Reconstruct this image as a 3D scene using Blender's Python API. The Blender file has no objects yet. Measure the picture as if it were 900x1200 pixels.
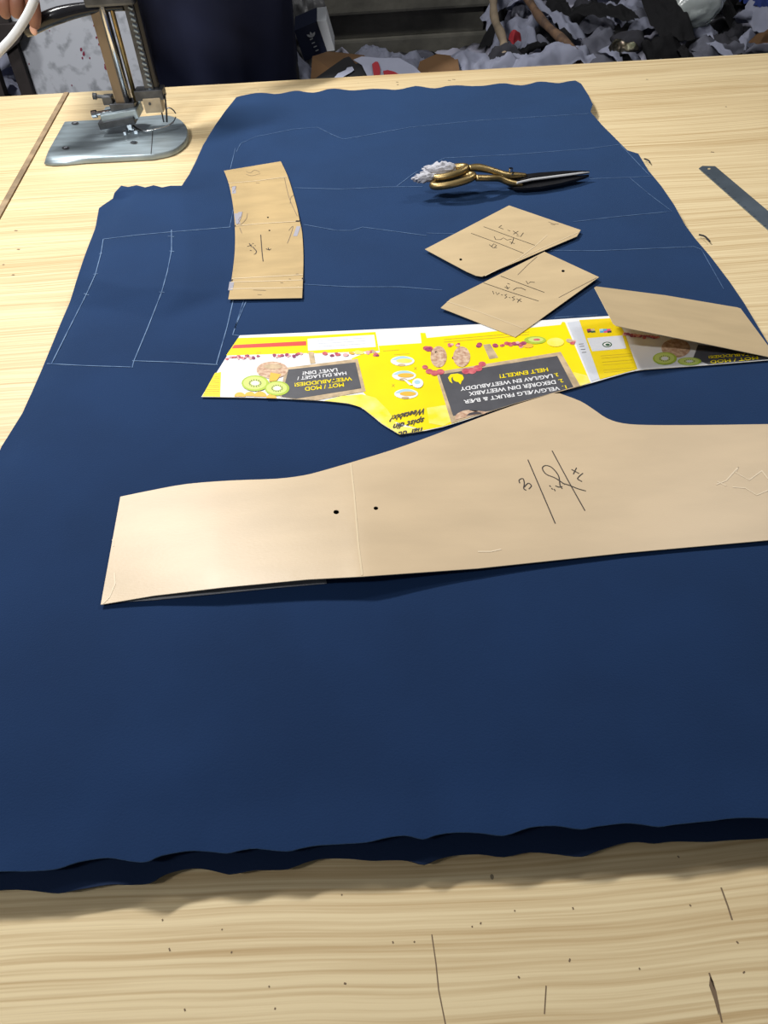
import bpy, bmesh, math, random
from mathutils import Vector, Matrix, noise, geometry
random.seed(7)
C = bpy.context.scene.collection
T = 0.85            # table top height
CAMZ = T + 0.50
F = 850.0
PIT, ROL = math.radians(46.6), math.radians(3.7)
FW = Vector((0, math.cos(PIT), -math.sin(PIT)))
RT0 = Vector((1, 0, 0)); UP0 = RT0.cross(FW)
RT = math.cos(ROL)*RT0 - math.sin(ROL)*UP0
UP = math.cos(ROL)*UP0 + math.sin(ROL)*RT0
CAM = Vector((0, 0, CAMZ))
def ray(px, py): return FW*F + RT*(px-450) - UP*(py-600)
def P(px, py, h=0.0):
    "point of the photo lying at height h over the table top"
    d = ray(px, py); return CAM + d*((T+h-CAMZ)/d.z)
def V(px, py, Y):
    "point of the photo lying at distance Y"
    d = ray(px, py); return CAM + d*(Y/d.y)

# ------------------------------------------------------------------ materials
def lin(c): return tuple(((v/255)/12.92 if v/255 <= 0.04045 else ((v/255+0.055)/1.055)**2.4) for v in c)
def mat(name, col, rough=0.6, metal=0.0, var=0.0, vscale=8.0, bump=0.0, bscale=200.0, spec=0.5, stretch=(1,1,1), trans=0.0, sheen=0.0, col2=None, cmin=0.35, cmax=0.65, coat=0.0):
    m = bpy.data.materials.new(name); m.use_nodes = True
    nt = m.node_tree; b = nt.nodes['Principled BSDF']
    c = lin(col)
    b.inputs['Base Color'].default_value = (*c, 1)
    b.inputs['Roughness'].default_value = rough; b.inputs['Metallic'].default_value = metal
    b.inputs['Specular IOR Level'].default_value = spec
    b.inputs['Transmission Weight'].default_value = trans
    b.inputs['Sheen Weight'].default_value = sheen
    b.inputs['Coat Weight'].default_value = coat
    tc = nt.nodes.new('ShaderNodeTexCoord'); mp = nt.nodes.new('ShaderNodeMapping')
    mp.inputs['Scale'].default_value = stretch
    nt.links.new(tc.outputs['Object'], mp.inputs['Vector'])
    if var > 0 or col2:
        n = nt.nodes.new('ShaderNodeTexNoise'); n.inputs['Scale'].default_value = vscale; n.inputs['Detail'].default_value = 6
        nt.links.new(mp.outputs['Vector'], n.inputs['Vector'])
        r = nt.nodes.new('ShaderNodeValToRGB')
        r.color_ramp.elements[0].position = cmin; r.color_ramp.elements[1].position = cmax
        a = lin(col2) if col2 else tuple(v*(1-var) for v in c)
        r.color_ramp.elements[0].color = (*a, 1)
        r.color_ramp.elements[1].color = (*(c if col2 else tuple(min(1, v*(1+var*0.6)) for v in c)), 1)
        nt.links.new(n.outputs['Fac'], r.inputs['Fac']); nt.links.new(r.outputs['Color'], b.inputs['Base Color'])
    if bump > 0:
        n2 = nt.nodes.new('ShaderNodeTexNoise'); n2.inputs['Scale'].default_value = bscale; n2.inputs['Detail'].default_value = 4
        nt.links.new(mp.outputs['Vector'], n2.inputs['Vector'])
        bp = nt.nodes.new('ShaderNodeBump'); bp.inputs['Strength'].default_value = bump; bp.inputs['Distance'].default_value = 0.01
        nt.links.new(n2.outputs['Fac'], bp.inputs['Height']); nt.links.new(bp.outputs['Normal'], b.inputs['Normal'])
    return m

def wood_mat(name, base=(231,211,169), dark=(188,158,112)):
    m = bpy.data.materials.new(name); m.use_nodes = True
    nt = m.node_tree; N = nt.nodes; L = nt.links; b = N['Principled BSDF']
    b.inputs['Roughness'].default_value = 0.42; b.inputs['Specular IOR Level'].default_value = 0.4
    tc = N.new('ShaderNodeTexCoord')
    # slow warp of the grain
    w = N.new('ShaderNodeTexNoise'); w.inputs['Scale'].default_value = 1.0; w.inputs['Detail'].default_value = 3
    mw = N.new('ShaderNodeMapping'); mw.inputs['Scale'].default_value = (2.0, 3.2, 1)
    L.new(tc.outputs['Object'], mw.inputs['Vector']); L.new(mw.outputs['Vector'], w.inputs['Vector'])
    ms = N.new('ShaderNodeVectorMath'); ms.operation = 'MULTIPLY_ADD'
    ms.inputs[1].default_value = (0.0, 0.04, 0); L.new(w.outputs['Color'], ms.inputs[0]); L.new(tc.outputs['Object'], ms.inputs[2])
    def stretched(sc, det, sx, sy, lo, hi):
        mp = N.new('ShaderNodeMapping'); mp.inputs['Scale'].default_value = (sx, sy, 1)
        mp.inputs['Rotation'].default_value = (0, 0, math.radians(1.5))
        L.new(ms.outputs[0], mp.inputs['Vector'])
        n = N.new('ShaderNodeTexNoise'); n.inputs['Scale'].default_value = sc; n.inputs['Detail'].default_value = det; n.inputs['Roughness'].default_value = 0.55
        L.new(mp.outputs['Vector'], n.inputs['Vector'])
        mr = N.new('ShaderNodeMapRange'); mr.inputs['From Min'].default_value = lo; mr.inputs['From Max'].default_value = hi
        L.new(n.outputs['Fac'], mr.inputs['Value']); return mr.outputs['Result']
    g1 = stretched(1.0, 2, 1.3, 290, 0.25, 0.75)      # broad stripes
    g2 = stretched(1.0, 5, 6.0, 420, 0.3, 0.7)       # fine pores
    g3 = stretched(1.0, 3, 0.9, 14, 0.25, 0.75)         # patches
    def mix(a, bb, f):
        x = N.new('ShaderNodeMix'); x.data_type = 'FLOAT'; x.inputs[0].default_value = f
        L.new(a, x.inputs[2]); L.new(bb, x.inputs[3]); return x.outputs[0]
    f = mix(mix(g1, g2, 0.36), g3, 0.22)
    r = N.new('ShaderNodeValToRGB')
    r.color_ramp.elements[0].position = 0.2; r.color_ramp.elements[0].color = (*lin(dark), 1)
    r.color_ramp.elements[1].position = 0.66; r.color_ramp.elements[1].color = (*lin(base), 1)
    L.new(f, r.inputs['Fac'])
    # tiny nicks
    v = N.new('ShaderNodeTexVoronoi'); v.inputs['Scale'].default_value = 1.0
    mv = N.new('ShaderNodeMapping'); mv.inputs['Scale'].default_value = (13, 9, 1); mv.inputs['Rotation'].default_value = (0, 0, 0.6)
    L.new(tc.outputs['Object'], mv.inputs['Vector']); L.new(mv.outputs['Vector'], v.inputs['Vector'])
    lt = N.new('ShaderNodeMath'); lt.operation = 'LESS_THAN'; lt.inputs[1].default_value = 0.016
    L.new(v.outputs['Distance'], lt.inputs[0])
    mc = N.new('ShaderNodeMix'); mc.data_type = 'RGBA'; mc.inputs[7].default_value = (*lin((96,84,72)), 1)
    sc = N.new('ShaderNodeMath'); sc.operation = 'MULTIPLY'; sc.inputs[1].default_value = 0.75
    L.new(lt.outputs[0], sc.inputs[0]); L.new(sc.outputs[0], mc.inputs[0]); L.new(r.outputs['Color'], mc.inputs[6])
    L.new(mc.outputs[2], b.inputs['Base Color'])
    bp = N.new('ShaderNodeBump'); bp.inputs['Strength'].default_value = 0.12; bp.inputs['Distance'].default_value = 0.001
    L.new(f, bp.inputs['Height']); L.new(bp.outputs['Normal'], b.inputs['Normal'])
    return m

M = {}
M['wood'] = wood_mat('wood_laminate')
M['strip'] = mat('joint_strip', (150,128,100), 0.7, var=0.35, vscale=30)
M['scratch'] = mat('scratch', (120,100,78), 0.8)
M['navy'] = mat('navy_knit', (22,45,81), 0.85, var=0.10, vscale=9, bump=0.14, bscale=700, spec=0.12, sheen=0.6)
for k_ in ('navy',):
    b_ = M[k_].node_tree.nodes['Principled BSDF']; b_.inputs['Sheen Tint'].default_value = (.22,.42,.80,1); b_.inputs['Sheen Roughness'].default_value = .45
M['navy_shaded'] = mat('navy_knit_shaded', (18,36,66), 0.8, bump=0.08, bscale=500, spec=0.2)  # same navy cloth darkened: shade of the gap between plies put into the colour
M['chalk'] = mat('chalk', (112,138,172), 0.95, col2=(66,94,134), vscale=60, cmin=0.3, cmax=0.6)
M['chalk2'] = mat('chalk_faint', (96,124,162), 0.95, col2=(50,76,114), vscale=60, cmin=0.3, cmax=0.6)
M['kraft'] = mat('kraft_board', (200,177,139), 0.45, var=0.07, vscale=14, stretch=(1,3,1), bump=0.03, bscale=300)
M['kraft_big'] = mat('kraft_board_pale', (206,183,150), 0.42, var=0.06, vscale=10, stretch=(1,3,1), bump=0.03, bscale=300)
M['kraft_col'] = mat('kraft_board_warm', (186,160,114), 0.55, var=0.09, vscale=18, stretch=(1,3,1), bump=0.04, bscale=250)
M['kraft_edge'] = mat('pale_board_edge', (222,206,176), 0.8)
M['greyback'] = mat('grey_board', (150,152,158), 0.6, var=0.05)
M['ink'] = mat('ink', (52,44,40), 0.6)
M['pencil'] = mat('pencil', (120,104,88), 0.7)
M['bluepencil'] = mat('blue_pencil', (158,156,166), 0.8)
M['scuff'] = mat('scuff', (232,214,186), 0.6)
M['crease'] = mat('crease', (216,196,162), 0.6)
M['p_white'] = mat('print_white', (236,236,238), 0.38, coat=0.1)
M['p_yellow'] = mat('print_yellow', (252,226,0), 0.38, var=0.05, vscale=25)
M['p_pale'] = mat('print_pale_yellow', (250,240,150), 0.38, col2=(252,228,40), vscale=35)
M['p_ochre'] = mat('print_ochre', (232,205,20), 0.38)
M['p_red'] = mat('print_red', (226,80,70), 0.4)
M['p_grey'] = mat('print_chalkboard', (78,78,84), 0.5, var=0.12, vscale=60)
M['p_lgrey'] = mat('print_light_grey', (208,212,222), 0.4)
M['p_tan'] = mat('print_wood_frame', (196,172,138), 0.5, var=0.25, vscale=90)
M['p_biscuit'] = mat('print_biscuit', (222,194,166), 0.5, col2=(178,134,108), vscale=220)
M['p_kiwi'] = mat('print_kiwi', (176,200,64), 0.4, var=0.1, vscale=90)
M['p_kiwi2'] = mat('print_kiwi_light', (206,220,120), 0.4)
M['p_orange'] = mat('print_orange', (244,186,70), 0.4)
M['p_berry'] = mat('print_berry', (186,84,112), 0.4, col2=(128,58,100), vscale=160)
M['p_berry2'] = mat('print_raspberry', (220,120,124), 0.4, col2=(184,74,92), vscale=160)
M['p_ink'] = mat('print_ink', (66,60,66), 0.5)
M['p_ltext'] = mat('print_small_text', (196,168,40), 0.5)
M['p_blue'] = mat('print_blue', (84,170,214), 0.4)
M['p_sky'] = mat('print_pale_blue', (176,212,226), 0.4)
M['p_mag'] = mat('print_magenta', (206,84,150), 0.4)
M['p_green'] = mat('print_green', (52,92,72), 0.4)
M['steel'] = mat('worn_steel', (166,180,188), 0.46, 0.75, var=0.22, vscale=14, stretch=(1,5,1), bump=0.02)
M['steel_dark'] = mat('dark_steel', (86,88,92), 0.4, 0.8, var=0.35, vscale=40)
M['chrome'] = mat('chrome', (214,216,220), 0.15, 1.0)
M['brass'] = mat('brass', (164,142,98), 0.42, 1.0, var=0.2, vscale=60)
M['rust'] = mat('brown_cast', (128,112,92), 0.45, 0.5, col2=(78,66,54), vscale=22, stretch=(1,1,0.3))
M['castpale'] = mat('cast_pale', (182,166,140), 0.45, 0.3, var=0.2, vscale=40)
M['black_enamel'] = mat('black_enamel', (26,26,30), 0.2, 0.2)
M['blade'] = mat('black_blade', (34,34,38), 0.4, 0.5, var=0.25, vscale=60)
M['rulersteel'] = mat('ruler_steel', (138,152,166), 0.35, 0.8, var=0.15, vscale=20)
M['cable'] = mat('white_cable', (236,238,240), 0.4)
M['skin'] = mat('skin', (128,86,70), 0.55, var=0.12, vscale=30)
M['nail'] = mat('nail', (206,160,140), 0.35)
M['hair'] = mat('hair', (22,18,16), 0.6)
M['shirt'] = mat('navy_shirt', (22,27,50), 0.85, var=0.2, vscale=6, spec=0.2)
M['trouser'] = mat('dark_trousers', (30,30,34), 0.9)
M['eye'] = mat('eye_white', (225,220,212), 0.3)
M['pupil'] = mat('pupil', (24,16,12), 0.3)
M['lips'] = mat('lips', (128,74,64), 0.5)
M['panel'] = mat('painted_panel', (186,190,200), 0.6, col2=(140,144,152), vscale=34, cmin=0.32, cmax=0.5)
M['redpaint'] = mat('red_paint', (128,46,70), 0.7)
M['dkpost'] = mat('dark_timber', (44,38,38), 0.8, var=0.3, vscale=30)
M['concrete'] = mat('concrete', (98,96,88), 0.9, col2=(66,65,60), vscale=9, cmin=0.3, cmax=0.7, bump=0.3, bscale=30)
M['floor'] = mat('dusty_floor', (84,80,76), 0.9, var=0.3, vscale=5)
M['wall'] = mat('dark_wall', (70,72,78), 0.9, var=0.2, vscale=4)
M['heap'] = mat('scrap_mix', (158,158,176), 0.9, col2=(24,24,30), vscale=7, cmin=0.42, cmax=0.52)
M['rag_w'] = mat('rag_white', (160,164,184), 0.85, var=0.08, vscale=12)
M['rag_g'] = mat('rag_grey', (112,114,128), 0.85, var=0.15, vscale=12)
M['rag_k'] = mat('rag_black', (22,22,26), 0.9)
M['rag_d'] = mat('rag_charcoal', (62,62,70), 0.9, var=0.2, vscale=20)
M['rag_b'] = mat('rag_blue', (38,58,128), 0.85)
M['rag_r'] = mat('rag_red', (168,48,58), 0.85)
M['cartonbrown'] = mat('carton_brown', (104,76,48), 0.8, var=0.15, vscale=10)
M['boxnavy'] = mat('navy_box', (30,38,66), 0.5)
M['boxwhite'] = mat('white_print', (200,204,210), 0.5)
M['stick'] = mat('stick_wood', (98,74,54), 0.8, col2=(62,46,36), vscale=18, stretch=(3,3,0.5))
M['stick2'] = mat('grey_stick_wood', (126,112,94), 0.8, var=0.3, vscale=18)
M['bag_grey'] = mat('grey_bag', (120,120,122), 0.35, var=.2, vscale=20)
M['edge_glint'] = mat('ground_edge_glint', (225,226,228), 0.45, 0.2)  # pale colour paints the glint along the ground edge of the blade
M['foil'] = mat('foil', (176,170,150), 0.12, 1.0, bump=0.8, bscale=90)
M['film'] = mat('clear_film', (196,204,204), 0.22, trans=0.55, bump=0.2, bscale=30)
M['thread'] = mat('dark_thread', (38,40,48), 0.9)
M['screen'] = mat('lamp_tube', (240,240,240), 0.5)

# ------------------------------------------------------------------ object helpers
def link(name, me, parent=None, ms=None, smooth=False):
    o = bpy.data.objects.new(name, me); C.objects.link(o)
    if ms is not None:
        for m in (ms if isinstance(ms, (list, tuple)) else [ms]): me.materials.append(M[m])
    if smooth:
        for p in me.polygons: p.use_smooth = True
    if parent is not None: o.parent = parent; o.matrix_parent_inverse = parent.matrix_world.inverted() if False else Matrix.Translation(-parent.location)
    return o
def tag(o, label=None, cat=None, group=None, kind=None):
    if label: o['label'] = label
    if cat: o['category'] = cat
    if group: o['group'] = group
    if kind: o['kind'] = kind
    return o
def empty(name, loc, label, cat, group=None):
    o = bpy.data.objects.new(name, None); C.objects.link(o); o.location = loc; o.empty_display_size = 0.02
    return tag(o, label, cat, group)
def bm_obj(name, bm, parent=None, ms=None, smooth=False):
    bmesh.ops.recalc_face_normals(bm, faces=bm.faces)
    me = bpy.data.meshes.new(name); bm.to_mesh(me); bm.free()
    return link(name, me, parent, ms, smooth)
def auto_smooth(o, deg=35):
    me = o.data
    for p in me.polygons: p.use_smooth = True
    bm = bmesh.new(); bm.from_mesh(me)
    for e in bm.edges:
        if len(e.link_faces) == 2 and e.calc_face_angle(0) > math.radians(deg): e.smooth = False
    bm.to_mesh(me); bm.free()
def inside(p, poly):
    x, y = p; r = False; j = len(poly)-1
    for i in range(len(poly)):
        xi, yi = poly[i]; xj, yj = poly[j]
        if (yi > y) != (yj > y) and x < (xj-xi)*(y-yi)/(yj-yi)+xi: r = not r
        j = i
    return r
def dens(poly, step, closed=True):
    out = []; n = len(poly)
    for i in range(n if closed else n-1):
        a = poly[i]; b = poly[(i+1) % n]
        k = max(1, int(math.hypot(b[0]-a[0], b[1]-a[1])/step))
        for j in range(k): out.append((a[0]+(b[0]-a[0])*j/k, a[1]+(b[1]-a[1])*j/k))
    if not closed: out.append(tuple(poly[-1]))
    return out
def smooth_curve(pts, k=6):
    out = []
    for i in range(len(pts)-1):
        p0 = pts[max(0, i-1)]; p1 = pts[i]; p2 = pts[i+1]; p3 = pts[min(len(pts)-1, i+2)]
        for j in range(k):
            t = j/k
            out.append(tuple(0.5*((2*p1[d])+(-p0[d]+p2[d])*t+(2*p0[d]-5*p1[d]+4*p2[d]-p3[d])*t*t+(-p0[d]+3*p1[d]-3*p2[d]+p3[d])*t**3) for d in range(len(p1))))
    out.append(tuple(pts[-1])); return out
def sheet_mesh(poly, hf, thick, step=12, holes=(), dn=None, world=False, edge_mat=0):
    """poly: outline (photo points, or world x,y) ; hf(x,y)->height of the TOP face over the table."""
    bd = dens(poly, dn or step)
    vs = [Vector(p) for p in bd]; ed = [(i, (i+1) % len(bd)) for i in range(len(bd))]
    for h in holes:
        s = len(vs); vs += [Vector(p) for p in h]; ed += [(s+i, s+(i+1) % len(h)) for i in range(len(h))]
    x0 = min(p[0] for p in bd); x1 = max(p[0] for p in bd); y0 = min(p[1] for p in bd); y1 = max(p[1] for p in bd)
    y = y0+step/2; r = 0
    bigstep = step
    while y < y1:
        x = x0+step/2*(r % 2)+step/4
        while x < x1:
            if inside((x, y), bd) and not any(inside((x, y), h) for h in holes) and all((x-q[0])**2+(y-q[1])**2 > (step*.45)**2 for q in bd): vs.append(Vector((x, y)))
            x += bigstep
        y += bigstep; r += 1
    rv, re, rf, *_ = geometry.delaunay_2d_cdt(vs, ed, [], 0, 1e-7)
    keep = []
    for f in rf:
        c = (sum(rv[i].x for i in f)/len(f), sum(rv[i].y for i in f)/len(f))
        a_, b_, c_ = rv[f[0]], rv[f[1]], rv[f[2]]
        if abs((b_.x-a_.x)*(c_.y-a_.y)-(b_.y-a_.y)*(c_.x-a_.x)) < 2e-3*step*step: continue
        if inside(c, bd) and not any(inside(c, h) for h in holes): keep.append(f)
    bm = bmesh.new(); top = []; bot = []
    for v in rv:
        h = hf(v.x, v.y)
        p = Vector((v.x, v.y, T+h)) if world else P(v.x, v.y, h)
        top.append(bm.verts.new(p)); bot.append(bm.verts.new(p-Vector((0, 0, thick))))
    cnt = {}
    for f in keep:
        tri = [top[i] for i in f]
        a, b, c = (tri[0].co, tri[1].co, tri[2].co)
        up = (b-a).cross(c-a).z > 0
        idx = list(f) if up else list(reversed(f))
        bm.faces.new([top[i] for i in idx]); bm.faces.new([bot[i] for i in reversed(idx)])
        for k in range(len(idx)):
            e = (idx[k], idx[(k+1) % len(idx)]); cnt[e] = 1
    for (a, b) in list(cnt):
        if (b, a) not in cnt:
            q = bm.faces.new([top[b], top[a], bot[a], bot[b]]); q.material_index = edge_mat
    bmesh.ops.delete(bm, geom=[v for v in bm.verts if not v.link_faces], context='VERTS')
    return bm
def sheet(name, poly, hf, thick, ms, parent=None, step=12, holes=(), dn=None, world=False, edge_mat=0):
    bm = sheet_mesh(poly, hf, thick, step, holes, dn, world, edge_mat)
    me = bpy.data.meshes.new(name); bm.to_mesh(me); bm.free()
    o = link(name, me, parent, ms)
    auto_smooth(o, 40); return o
def add_flat(bm, pts, mi):
    try:
        f = bm.faces.new([bm.verts.new(p) for p in pts])
    except Exception: return
    f.normal_update()
    if f.normal.z < 0: f.normal_flip()
    f.material_index = mi
def add_ribbon(bm, pts, w, mi=0, up=Vector((0, 0, 1))):
    n = len(pts); L = []; R = []
    for i in range(n):
        d = (pts[min(n-1, i+1)]-pts[max(0, i-1)])
        if d.length < 1e-9: d = Vector((1, 0, 0))
        s = d.cross(up).normalized()*w/2
        L.append(bm.verts.new(pts[i]-s)); R.append(bm.verts.new(pts[i]+s))
    for i in range(n-1):
        f = bm.faces.new([L[i], R[i], R[i+1], L[i+1]]); f.material_index = mi
def strokes(name, parent, lines, hf, w, ms, sc=1.0, off=(0, 0), curve=True, lift=0.0003):
    if name in ('crease', 'scuff_mark', 'chalk_line', 'pencil_mark', 'blue_shading', 'notch_mark', 'graduation') and len(lines) > 1:
        for l in lines: o = strokes(name, parent, [l], hf, w, ms, sc, off, curve, lift)
        return o
    "handwriting: each line a list of photo points (scaled crop points)"
    bm = bmesh.new()
    for li in lines:
        wi = w
        if isinstance(li, tuple): wi, li = li
        pts = [(p[0]/sc+off[0], p[1]/sc+off[1]) for p in li]
        if curve and len(pts) > 2: pts = smooth_curve(pts, 5)
        else: pts = dens(pts, 12, False)
        add_ribbon(bm, [P(x, y, (hf(x, y) if callable(hf) else hf)+lift) for x, y in pts], wi)
    me = bpy.data.meshes.new(name); bm.to_mesh(me); bm.free()
    return link(name, me, parent, ms)
def add_box(bm, c, s, rot=None, mi=0, bev=0.0):
    g = bmesh.ops.create_cube(bm, size=1.0)
    vs = g['verts']
    for v in vs:
        p = Vector((v.co.x*s[0], v.co.y*s[1], v.co.z*s[2]))
        if rot is not None: p = rot @ p
        v.co = p+Vector(c)
    fs = list({f for v in vs for f in v.link_faces})
    if bev > 0:
        r = bmesh.ops.bevel(bm, geom=list({e for f in fs for e in f.edges}), offset=bev, segments=2, affect='EDGES', profile=0.6)
        fs = list({f for f in r['faces']} | {f for f in fs if f.is_valid})
    for f in fs:
        if f.is_valid: f.material_index = mi
def add_tube(bm, pts, rad, n=10, mi=0, caps=True, squash=1.0, ref=Vector((0, 0, 1))):
    rings = []; k = len(pts)
    for i, p in enumerate(pts):
        r = rad[i] if isinstance(rad, (list, tuple)) else rad
        d = (Vector(pts[min(k-1, i+1)])-Vector(pts[max(0, i-1)])).normalized()
        u = ref if abs(d.dot(ref)) < 0.95 else Vector((0, 1, 0))
        a = d.cross(u).normalized(); b = a.cross(d).normalized()
        rings.append([bm.verts.new(Vector(p)+a*math.cos(2*math.pi*j/n)*r+b*math.sin(2*math.pi*j/n)*r*squash) for j in range(n)])
    for i in range(k-1):
        for j in range(n):
            f = bm.faces.new([rings[i][j], rings[i][(j+1) % n], rings[i+1][(j+1) % n], rings[i+1][j]]); f.material_index = mi
    if caps:
        for q in (rings[0][::-1], rings[-1]):
            f = bm.faces.new(q); f.material_index = mi
def cyl(bm, a, b, r, n=16, mi=0): add_tube(bm, [Vector(a), Vector(b)], r, n, mi)
def prism(bm, pts_top, dz, mi=0):
    t = [bm.verts.new(p) for p in pts_top]; b = [bm.verts.new(Vector(p)+Vector(dz)) for p in pts_top]
    bm.faces.new(t).material_index = mi; bm.faces.new(b[::-1]).material_index = mi
    for i in range(len(t)):
        j = (i+1) % len(t); bm.faces.new([t[j], t[i], b[i], b[j]]).material_index = mi

# ================================================================== THE SETTING
def struct(name, c, s, m):
    bm = bmesh.new(); add_box(bm, c, s); o = bm_obj(name, bm, None, m); o['kind'] = 'structure'; return o
struct('floor', (0, 1.4, -0.05), (7, 6.2, 0.1), 'floor')
struct('wall_back', (0, 4.1, 1.8), (7, 0.12, 3.6), 'wall')
struct('wall_left', (-2.6, 1.9, 1.8), (0.12, 4.3, 3.6), 'wall')
struct('wall_right', (2.8, 1.9, 1.8), (0.12, 4.3, 3.6), 'wall')

# ================================================================== TABLE
s0 = P(79.5, 111.5); s1 = P(0, 256)
sdx = (s1.x-s0.x)/(s1.y-s0.y)
def seam_x(y): return s0.x+(y-s0.y)*sdx
e0 = P(0, 113); e1 = P(900, 62)
def edge_y(x): return e0.y+(x-e0.x)*(e1.y-e0.y)/(e1.x-e0.x)
YF = -0.12; XL, XR = -1.35, 1.35; SW = 0.011
table = empty('cutting_table', (0, 0.9, 0), 'long wooden-topped cutting table with pale grained boards under the navy cloth', 'table')
def board(xa, xb, name):
    bm = bmesh.new()
    pts = []
    for (x, y) in ((xa(YF), YF), (xb(YF), YF), (None, 1), (None, 2)):
        pass
    far_b = xb(edge_y(xb(1.8))); far_a = xa(edge_y(xa(1.8)))
    q = [(xa(YF), YF), (xb(YF), YF), (far_b, edge_y(far_b)), (far_a, edge_y(far_a))]
    prism(bm, [Vector((x, y, T)) for x, y in q], (0, 0, -0.035))
    bmesh.ops.bevel(bm, geom=bm.edges[:], offset=0.0015, segments=2, affect='EDGES')
    return bm_obj(name, bm, table, 'wood')
board(lambda y: seam_x(y), lambda y: XR, 'tabletop')
board(lambda y: XL, lambda y: seam_x(y)-SW, 'tabletop')
bm = bmesh.new()
prism(bm, [Vector((seam_x(YF)-SW+.0004, YF, T+.0012)), Vector((seam_x(YF)-.0004, YF, T+.0012)), Vector((seam_x(1.82)-.0004, edge_y(seam_x(1.8)), T+.0012)), Vector((seam_x(1.82)-SW+.0004, edge_y(seam_x(1.8)), T+.0012))], (0, 0, -0.03))
bm_obj('joint_strip', bm, table, 'strip')
for x in (XL+0.08, XR-0.08):
    for y in (0.0, 1.62):
        bm = bmesh.new(); add_box(bm, (x, y, (T-.095)/2), (0.07, 0.07, T-.095), bev=.004); bm_obj('leg', bm, table, 'strip')
for y in (0.0, 1.62):
    bm = bmesh.new(); add_box(bm, (0, y, T-.065), (XR-XL-.09, 0.03, 0.06), bev=.003); bm_obj('apron_rail', bm, table, 'strip')
# scratches and marks in the laminate
def mk(pts, w, h=0.0002):
    bm = bmesh.new(); add_ribbon(bm, [P(x, y, h) for x, y in pts], w)
    me = bpy.data.meshes.new('scratch'); bm.to_mesh(me); bm.free(); link('scratch', me, table, 'scratch')
mk([(506,1095),(511,1130),(514,1160),(522,1200)], .0007); mk([(640,1155),(638,1188)], .0007)
mk([(845,1040),(853,1062),(858,1078)], .0010); mk([(831,1140),(838,1160),(846,1198)], .0010)
bm = bmesh.new()
add_flat(bm, [P(832,1144,.0002), P(836,1150,.0002), P(843,1178,.0002), P(842,1190,.0002), P(837,1172,.0002), P(831,1155,.0002)], 0)
me = bpy.data.meshes.new('scratch'); bm.to_mesh(me); bm.free(); link('scratch', me, table, 'scratch')
for x, y in ((190,1077),(322,1183),(260,1090),(271,1117),(198,1111),(400,1048),(460,1103),(485,1103),(603,1068),(667,1127),(794,1003),(872,1138),(871,1139),(315,1155),(403,1152),(216,1182),(553,1085),(563,1083),(671,1063),(808,1060),(863,1103),(607,1144),(749,1134),(17,270),(20,292),(3,310),(14,322),(464,96),(530,93),(525,94),(465,99),(833,178),(850,125),(757,93)):
    l = random.uniform(1.5, 4); a = random.choice((-1.3, 1.2, 0.3, 0.8)) if y > 500 else 0.1
    mk([(x, y), (x+math.cos(a)*l, y+math.sin(a)*l)], .0009 if y > 500 else .003)

# ================================================================== NAVY CLOTH
HC = 0.020
pL = P(0, 520, HC); pR = P(900, 402, HC)
far = [(277,114),(300,108.5),(322,110),(345,106.5),(368,108),(392,103.5),(415,106),(437,103.5),(462,105),(487,101),(510,103),(535,99.5),(560,101),(585,97.5),(610,99.5),(635,95.5),(655,97),(674,94)]
right = [(681,98),(690,112),(694.5,122),(692,131),(705,146),(727,168),(735,176),(748,180),(760,200),(775,218),(790,240),(803,264),(815,280),(833,301),(855,330),(872,355),(888,382),(900,402)]
nearpx = [(900,960),(870,959),(850,960),(830,963),(790,967),(770,970),(750,967),(730,966),(700,969),(680,973),(650,970),(620,971),(590,980),(560,977),(530,976),(510,979),(495,984),(475,980),(455,982),(430,987),(395,989),(370,990),(352,993),(335,997),(300,994),(280,997),(265,1000),(240,997),(220,997),(190,1003),(172,1011),(150,1009),(125,1005),(92,1010),(65,1018),(40,1020),(0,1021)]
left = [(0,520),(25,482),(36,458),(45,436),(55,410),(68,378),(80,350),(88,326),(95,307),(103,284),(110,264),(113,250),(115,241),(128,231),(134,226),(142,217.5),(150,219),(160,217),(170,219.5),(180,217),(190,219.5),(200,217.5),(213,217.5),(222,204),(230,188),(238,170),(252,147),(264,130)]
def w2(p, h=HC): q = P(p[0], p[1], h); return (q.x, q.y)
far_w = [w2(p) for p in far]
right_w = [w2(p) for p in right]
xr = right_w[-1][0]
near_w = [w2(p, HC+.004) for p in nearpx]
left_w = [w2(p) for p in left]
xl = left_w[0][0]
yr = near_w[0][1]; yl = near_w[-1][1]
ext_r = [(xr-.002, .55), (xr+.004, .40), (xr-.004, yr+.04), (xr-.006, yr+.004), (xr-.03, yr), ((xr+near_w[0][0])/2, yr-.004)]
ext_l = [((xl+near_w[-1][0])/2, yl-.003), (xl+.02, yl), (xl, yl+.02), (xl-.004, yl+.15), (xl+.003, yl+.3)]
far_fine = [(x, y+.0045*abs(math.sin(x*52))*-1+.002) for x, y in dens(smooth_curve(far_w, 4), .005, False)]
outline = far_fine+right_w+ext_r+smooth_curve(near_w, 3)+ext_l+left_w
nx = [p[0] for p in near_w]
def near_edge_y(x):
    for i in range(len(near_w)-1):
        a, b = near_w[i+1], near_w[i]
        if a[0] <= x <= b[0]: return a[1]+(b[1]-a[1])*(x-a[0])/(b[0]-a[0]+1e-9)
    return yl if x < nx[-1] else yr
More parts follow.
